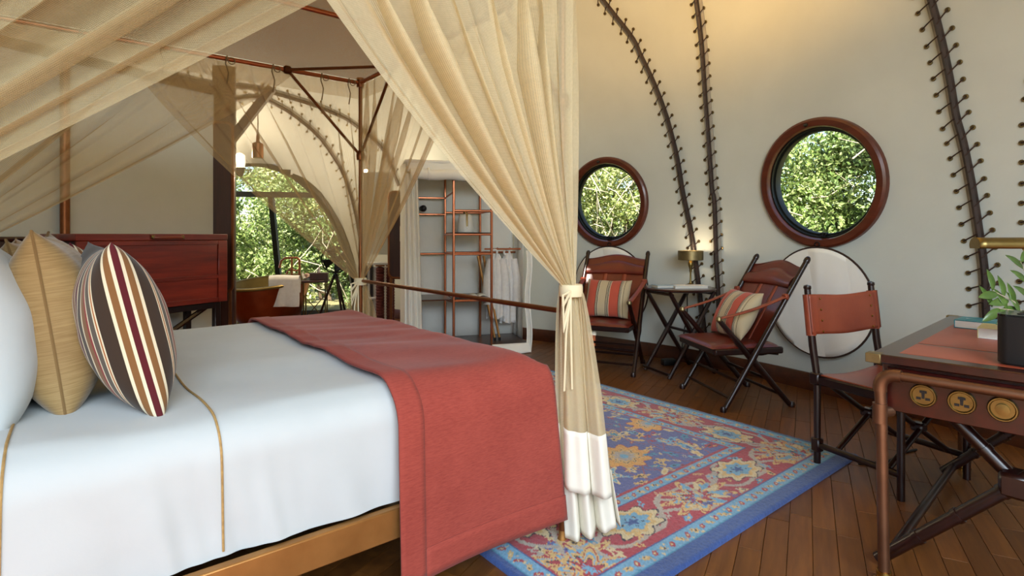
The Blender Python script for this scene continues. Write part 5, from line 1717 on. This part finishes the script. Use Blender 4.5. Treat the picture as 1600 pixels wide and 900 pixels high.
# magazines on the lower shelf
for k, (xx, yy, lab) in enumerate(((-0.27, 0.14, 'open magazine lying on the lower copper shelf of the wardrobe'), (-0.10, 0.18, 'folded papers beside the open magazine on the wardrobe shelf'))):
    t = thing('magazine', lab, 'magazine', wpt(xx, yy, 0.551), WA + 0.2 - 0.3 * k, 'papers on the wardrobe shelf')
    for s in (-1, 1):
        b = MB(); b.grid(lambda u_, v_: (s * 0.075 * u_, -0.1 + 0.2 * v_, 0.004 + 0.016 * math.sin(PI * u_ * 0.9)), 8, 4); b.build('page', M['paper'], t, solid=0.006)
# umbrellas and tripod leaning
for k, (xa, xb, lab) in enumerate(((0.09, -0.06, 'slim wooden walking stick leaning in the wardrobe, left of the other one'), (0.14, 0.0, 'slim wooden walking stick leaning in the wardrobe, beside the white robe'))):
    t = thing('walking_stick', lab, 'stick', wpt(xa, 0.22, 0.09), WA, 'sticks leaning in the wardrobe')
    b = MB(); b.tube([(0, 0, 0.012), (xb - xa, 0.12, 0.86)], [0.012, 0.014], 8); b.build('shaft', M['bronze'], t)
    b = MB(); b.lathe([(0.001, 0), (0.014, 0), (0.014, 0.03), (0.001, 0.03)], 8); b.build('tip', M['black'], t)
# hanging robe
def robe(label, x, y, w, h, z, seed, m='towel'):
    t = thing('bath_robe', label, 'robe', wpt(x, y, z), WA, 'white robes on the hanging rail')
    r = random.Random(seed); ph = [r.uniform(0, 6) for _ in range(4)]
    def fr_(s, tt):
        zz = -h * tt
        half = w / 2 * (0.30 + 0.70 * min(1, tt * 4) ** 0.6) * (1 + 0.10 * tt)
        a = 2 * PI * s
        return (half * math.cos(a) + 0.01 * math.sin(6 * a + ph[0]), 0.05 * math.sin(a) * (0.6 + 0.4 * math.sin(5 * a + ph[1]) ** 2) + 0.008 * math.sin(8 * a + tt * 3), zz - 0.02 * math.sin(3 * a) * (tt > 0.9))
    b = MB(); b.grid(fr_, 48, 24, cu=True); b.build('body', M[m], t, angle=70)
    for s in (-1, 1):
        b = MB(); b.tube([(s * w * 0.36, -0.02, -0.06), (s * w * 0.55, -0.03, -0.25), (s * w * 0.56, -0.03, -0.52)], [0.04, 0.045, 0.05], 10); b.build('sleeve', M[m], t)
    b = MB(); b.tube([(0, 0, 0.0), (0, 0, 0.04), (0.02, 0, 0.062), (0.035, 0, 0.04)], 0.003, 6); b.build('hanger_hook', M['copper'], t)
    b = MB(); b.tube(arc((-0.02, -0.02, 0.01), 0.03, 0, 2 * PI, 12)[:-1], 0.011, 6, closed=True); b.build('collar', M[m], t)
robe('white terry bath robe hanging from the copper rail in the wardrobe', 0.12, 0.30, 0.17, 0.66, 0.975, 1)
robe('second white bath robe hanging behind the first one in the wardrobe', 0.27, 0.36, 0.15, 0.72, 0.975, 2)
# black wall lamp knob beside the wardrobe curtain
t = thing('hook', 'small black knob hook on the back canvas of the wardrobe', 'hook', wpt(-0.62, 0.56, 1.44), WA)
b = MB(); b.lathe([(0.001, 0.0), (0.02, 0.0), (0.03, 0.03), (0.035, 0.07), (0.02, 0.10), (0.001, 0.105)], 14, R(PI / 2, 'X') @ R(0.3, 'Y')); b.build('knob', M['black'], t)

# ================================================================== BATHROOM
def on_floor(px, d): return Vector(((px - 800) / FPX * d, d, 0))
# bath tub
TU = on_floor(421, 6.95)
tub = thing('bathtub', 'copper slipper bathtub with raised end in front of the arched window', 'bathtub', TU, math.radians(60))
def rim_z(a): return 0.575 + 0.055 * math.cos(a - 0.3)
def tubf(s, t, inner=False):
    a = 2 * PI * s
    zt_ = rim_z(a); z0 = 0.10
    k = t
    rx = (0.36 + 0.19 * k ** 0.7) - (0.02 if inner else 0); ry = (0.26 + 0.13 * k ** 0.6) - (0.02 if inner else 0)
    zz = z0 + (zt_ - z0) * k + (0.03 if inner and k < 0.5 else 0)
    return (rx * math.cos(a), ry * math.sin(a), zz)
b = MB(); b.grid(lambda s, t: tubf(s, t), 56, 16, cu=True)
b.add([tubf(k / 56, 0) for k in range(56)], [tuple(range(56))]); b.build('shell', M['copper_tub'], tub, angle=70)
b = MB(); b.grid(lambda s, t: tubf(s, t, True), 56, 12, cu=True); b.add([tubf(k / 56, 0, True) for k in range(56)], [tuple(range(56))]); b.build('basin', M['tub_band'], tub, angle=70)
b = MB(); b.tube([Vector(tubf(k / 56, 1)) + Vector((0, 0, 0.004)) for k in range(56)], 0.02, 8, closed=True); b.build('rim', M['tub_band'], tub)
for a in (0.7, 2.44, 3.84, 5.58):
    b = MB(); b.tube([(0.34 * math.cos(a), 0.22 * math.sin(a), 0.13), (0.40 * math.cos(a), 0.26 * math.sin(a), 0.07), (0.41 * math.cos(a), 0.27 * math.sin(a), 0.0)], [0.05, 0.028, 0.022], 8); b.build('foot', M['brass'], tub)
# towel over the rim
tw0 = P(445, 431, 6.72)
tw = MB()
def twf(s, t):
    x = (s - 0.5) * 0.34; d_ = 0.62 * t
    if d_ < 0.34: y, z = -0.055 - 0.01 * (0.34 - d_), -0.34 + d_
    elif d_ < 0.44: a = PI * (d_ - 0.34) / 0.10; y, z = -0.05 * math.cos(a) , 0.03 * math.sin(a)
    else: y, z = 0.05, -(d_ - 0.44)
    return (x + 0.004 * math.sin(9 * t), y + 0.006 * math.sin(s * 14), z + 0.004 * math.sin(5 * s))
tw.grid(twf, 24, 50)
o = tw.build('towel', M['towel'], solid=0.012, angle=70)
o.matrix_world = T(tw0.x, tw0.y, 0.645) @ R(math.radians(14), 'Z')
tag(o, 'white towel folded over the rim of the copper bathtub', 'towel')
# floor-standing tap
tp_ = on_floor(456, 7.25)
tap = thing('bath_tap', 'copper floor-standing bath tap with curved spout behind the towel', 'tap', tp_, 0)
b = MB(); b.tube([(0.10, 0, 0), (0.10, 0, 0.78)] + [(0.06 + 0.04 * math.cos(a), 0, 0.83 + 0.04 * math.sin(a)) for a in [PI / 2 * k / 5 for k in range(6)]] + [(-0.08, 0, 0.87), (-0.14, 0, 0.83), (-0.16, 0, 0.74)], 0.014, 8); b.build('spout', M['copper'], tap)
b = MB(); b.tube([(0.0, 0, 0.0), (0.0, 0, 0.72), (0.0, 0, 0.86)], 0.012, 8); b.build('riser', M['copper'], tap)
b = MB(); b.tube([(0.0, 0, 0.72), (-0.05, 0, 0.70), (-0.07, 0, 0.66)], 0.010, 8); b.tube([(0.0, 0, 0.72), (0.05, 0, 0.70), (0.10, 0, 0.71)], 0.010, 8); b.build('cross_pipe', M['copper'], tap)
for x in (-0.03, 0.03):
    b = MB(); b.lathe([(0.001, 0), (0.018, 0), (0.018, 0.02), (0.001, 0.02)], 10, T(x, -0.015, 0.62) @ R(PI / 2, 'X')); b.build('valve', M['brass'], tap)
# stool table with tissue box and shell
ST = on_floor(493, 7.05)
stl = thing('bath_table', 'small brass wire table holding the tissue box by the window', 'table', ST, 0.2)
b = MB(); b.rbox((0, 0, 0.585), (0.32, 0.24, 0.03), 0.006, 1); b.build('table_top', M['wood_dark'], stl)
for x in (-0.13, 0.13):
    for y in (-0.09, 0.09):
        b = MB(); b.tube([(x, y, 0), (x, y, 0.575)], 0.009, 6); b.build('leg', M['brass'], stl)
for s in (-1, 1):
    b = MB(); b.tube([(-0.13 * s, -0.09, 0.1), (0.13 * s, -0.09, 0.42)], 0.006, 6); b.build('brace', M['brass'], stl)
tbx = thing('tissue_box', 'dark tissue box with white tissue on the small bath table', 'tissue box', ST + Vector((0.05, 0, 0.601)), 0.2)
b = MB(); b.rbox((0, 0, 0.045), (0.22, 0.13, 0.09), 0.006, 1); b.build('box', M['wood_dark'], tbx)
b = MB(); b.grid(lambda s, t: (0.05 * (s - 0.7) * (1 - 0.8 * t), 0.012 * math.sin(6 * s), 0.088 + 0.075 * t), 8, 8); b.build('tissue', M['paper'], tbx, solid=0.004)
shl = thing('seashell', 'pale curled seashell beside the tissue box', 'shell', ST + Vector((-0.10, -0.04, 0.601)), 0)
b = MB(); b.tube([(0.035 * math.cos(a) * (1 - a / 14), 0.02 * math.sin(a * 0.5), 0.03 + 0.03 * math.sin(a) * (1 - a / 14) + 0.004 * a) for a in [k * 0.5 for k in range(20)]], [0.026 * (1 - k / 26) for k in range(20)], 8); b.build('spiral', mat_plain('shell_pink', '#c49a86', '#dbbfae', 0.4, ns=20), shl)
b = MB(); b.tube([(-0.02, -0.01, 0.02), (-0.045, -0.01, 0.07), (-0.035, -0.01, 0.11)], [0.02, 0.012, 0.003], 8); b.build('lip', M['net_hem'], shl)
# fan on a tripod
FN = on_floor(524, 6.9)
fan = thing('tripod_fan', 'round black fan on a dark wooden tripod in front of the window', 'fan', FN, 0.15)
FZ = 0.86
for k in range(16):
    rr_ = 0.165
    b = None
b = MB()
for rr_, yy in ((0.165, 0.0), (0.155, -0.05), (0.155, 0.05), (0.10, -0.075), (0.045, -0.085)):
    b.tube([(rr_ * math.cos(2 * PI * k / 32), yy, FZ + rr_ * math.sin(2 * PI * k / 32)) for k in range(32)], 0.0075 if rr_ > 0.16 else 0.004, 5, closed=True)
for k in range(24):
    a = 2 * PI * k / 24
    b.tube([(0.03 * math.cos(a), -0.088, FZ + 0.03 * math.sin(a)), (0.10 * math.cos(a), -0.075, FZ + 0.10 * math.sin(a)), (0.155 * math.cos(a), -0.05, FZ + 0.155 * math.sin(a)), (0.165 * math.cos(a), 0, FZ + 0.165 * math.sin(a)), (0.155 * math.cos(a), 0.05, FZ + 0.155 * math.sin(a))], 0.0022, 4)
b.build('guard', M['black_metal'], fan)
for k in range(4):
    a = PI / 2 * k + 0.4
    def bl(s, t, a=a):
        r_ = 0.03 + 0.115 * s; w_ = (t - 0.5) * 0.085 * (0.5 + s)
        return (r_ * math.cos(a) - w_ * math.sin(a), -0.02 + 0.03 * (t - 0.5), FZ + r_ * math.sin(a) + w_ * math.cos(a))
    b = MB(); b.grid(bl, 8, 6); b.build('blade', M['black'], fan, solid=0.003)
b = MB(); b.lathe([(0.001, -0.05), (0.04, -0.04), (0.045, 0.10), (0.03, 0.14), (0.001, 0.15)], 16, T(0, 0, FZ) @ R(-PI / 2, 'X')); b.build('motor', M['black_metal'], fan)
b = MB(); b.tube([(0, 0.03, FZ - 0.03), (0, 0.03, 0.66)], 0.016, 8); b.lathe([(0.001, 0.62), (0.03, 0.62), (0.03, 0.68), (0.001, 0.69)], 10, T(0, 0.03, 0)); b.build('stem', M['black_metal'], fan)
for a in (math.radians(200), math.radians(300), math.radians(60)):
    b = MB(); b.tube([(0.02 * math.cos(a), 0.03 + 0.02 * math.sin(a), 0.66), (0.26 * math.cos(a), 0.03 + 0.2 * math.sin(a), 0.0)], [0.018, 0.013], 6); b.build('leg', M['mahog_z'], fan)
# wall mirror with vanity below, seen beside the far post
VD = 6.6
va = on_floor(590, VD)
mir = thing('vanity_cabinet', 'pale vanity cupboard with white ledge behind the far bed post', 'vanity', va, 0)
b = MB(); b.rbox((0, 0.05, 1.42), (0.34, 0.10, 0.98), 0.006, 1); b.build('panel', M['canvas'], mir)
b = MB(); b.rbox((0, 0.0, 0.83), (0.40, 0.16, 0.03), 0.006, 1); b.build('ledge', M['white_plastic'], mir)
for x in (-0.14, -0.07):
    b = MB(); b.rbox((x, 0.0, 0.41), (0.03, 0.06, 0.81), 0.004, 1); b.build('leg', M['mahog_z'], mir)
b = MB(); b.rbox((0.0, 0.1, 0.4), (0.34, 0.02, 0.78), 0.004, 1); b.build('back_board', M['canvas_white'], mir)
b = MB(); b.tube([(-0.1, -0.03, 0.42), (0.04, -0.03, 0.42)], 0.015, 8); b.build('towel_bar', M['white_plastic'], mir)
for x, lab in ((0.09, 'left of two maroon ribbed columns below the vanity ledge'), (0.21, 'right of two maroon ribbed columns beside the screen with the notice')):
    t = thing('ribbed_column', lab, 'column', va + Vector((x - 0.02, -0.17, 0)), 0, 'maroon ribbed columns')
    b = MB(); prof = [(0.001, 0.0)]
    for k in range(24): prof += [(0.05, 0.01 + k * 0.033), (0.044, 0.03 + k * 0.033)]
    prof += [(0.001, 0.81)]
    b.lathe(prof, 14); b.build('roll', M['maroon'], t)
    b = MB(); b.lathe([(0.001, 0.805), (0.055, 0.805), (0.055, 0.82), (0.001, 0.825)], 14); b.build('cap', M['copper_dark'], t)

# wall lantern left of the arch and pendant bulb
wl_p = P(375, 262, 6.6)
wlm = thing('wall_lantern', 'black wall lantern with lit white glass beside the arched window', 'lantern', wl_p)
b = MB(); b.lathe([(0.001, -0.11), (0.03, -0.10), (0.045, -0.05), (0.05, -0.02), (0.06, 0.0), (0.001, 0.0)], 16); b.tube([(0, 0, -0.08), (-0.12, 0.02, -0.08), (-0.2, 0.05, -0.02)], 0.014, 8); b.build('holder', M['black_metal'], wlm)
b = MB(); b.lathe([(0.001, 0.0), (0.05, 0.0), (0.06, 0.06), (0.055, 0.15), (0.03, 0.17), (0.001, 0.17)], 16); b.build('glass', mat_emit('lantern_glow', '#fff0d8', 1.6), wlm)
d = bpy.data.lights.new('lantern_light', 'POINT'); d.energy = 55; d.color = (1.0, 0.80, 0.55); d.shadow_soft_size = 0.06
lo = bpy.data.objects.new('lantern_light', d); link(lo, wlm); lo.location = (0, -0.12, 0.12)
pn_ = P(403, 230, 6.2)
pen = thing('pendant_lamp', 'bare pendant lamp with cylindrical holder hanging behind the net', 'lamp', (pn_.x, pn_.y, pn_.z))
b = MB(); b.tube([(0, 0, 0.14), (0, 0, 0.62)], 0.006, 6); b.build('flex', M['cord'], pen)
b = MB(); b.lathe([(0.001, -0.12), (0.058, -0.12), (0.058, 0.04), (0.02, 0.06), (0.016, 0.14), (0.001, 0.14)], 16); b.build('holder', M['copper_dark'], pen)
g2 = P(572, 268, 6.9)
gl = thing('globe_lamp', 'small glowing globe lamp on the wall right of the far bed post', 'lamp', g2)
b = MB(); b.lathe([(0.001, -0.035), (0.022, -0.025), (0.032, 0.0), (0.022, 0.025), (0.001, 0.035)], 16); b.build('globe', mat_emit('globe_glow', '#ffe6bc', 2.5), gl)
b = MB(); b.tube([(0, 0, 0.04), (0, 0.0, 0.6)], 0.006, 6); b.build('flex', M['cord'], gl)
d = bpy.data.lights.new('globe_light', 'POINT'); d.energy = 34; d.color = (1.0, 0.80, 0.55); d.shadow_soft_size = 0.06
lo = bpy.data.objects.new('globe_light', d); link(lo, gl); lo.location = (0, -0.1, 0)

# laced ribs of the bathroom end
tent_rib([(335, 158), (400, 152), (436, 165), (470, 187), (500, 215), (525, 250), (540, 280), (552, 320), (562, 370)],
         'laced rib arching over the arched window behind the net', 0.07, 0.07, 0.13, 0.022, 1, 26 * 12, 26 * 18)
tent_rib([(205, 140), (235, 122), (270, 117), (330, 130), (400, 138), (480, 160), (520, 175), (555, 195), (600, 235), (625, 290)],
         'upper laced rib arching across the bathroom canvas behind the net', 0.07, 0.07, 0.13, 0.022, 1, 26 * 11.5, 26 * 19)

# added lamp, unseen above the frame, to warm the upper tent canvas
cl_ = thing('added_uplight', 'added warm uplight bowl, unseen above the view, tinting the upper canvas', 'lamp', (0.45, 2.8, 2.62))
b = MB(); b.lathe([(0.001, -0.10), (0.06, -0.095), (0.13, -0.06), (0.17, 0.0), (0.165, 0.0), (0.12, -0.05), (0.001, -0.08)], 24); b.build('bowl', M['brass'], cl_)
b = MB(); b.lathe([(0.001, -0.07), (0.03, -0.06), (0.04, -0.03), (0.03, 0.0), (0.001, 0.01)], 14); b.build('bulb', mat_emit('uplight_fill_glow', '#ffdba6', 4.0), cl_)
for a in (0, 2 * PI / 3, 4 * PI / 3):
    b = MB(); b.tube([(0.165 * math.cos(a), 0.165 * math.sin(a), 0.0), (0, 0, 0.5)], 0.004, 5); b.build('chain', M['brass'], cl_)
b = MB(); b.tube([(0, 0, 0.48), (0, 0, 1.9)], 0.006, 6); b.build('flex', M['cord'], cl_)
d = bpy.data.lights.new('uplight_fill', 'SPOT'); d.energy = 200; d.color = (1.0, 0.56, 0.17); d.shadow_soft_size = 0.08; d.spot_size = math.radians(172); d.spot_blend = 0.5
lo = bpy.data.objects.new('uplight_fill', d); link(lo, cl_); lo.location = (0, 0, 0.03); lo.rotation_euler = Vector((0.16, 0.45, 1.0)).to_track_quat('-Z', 'Y').to_euler()
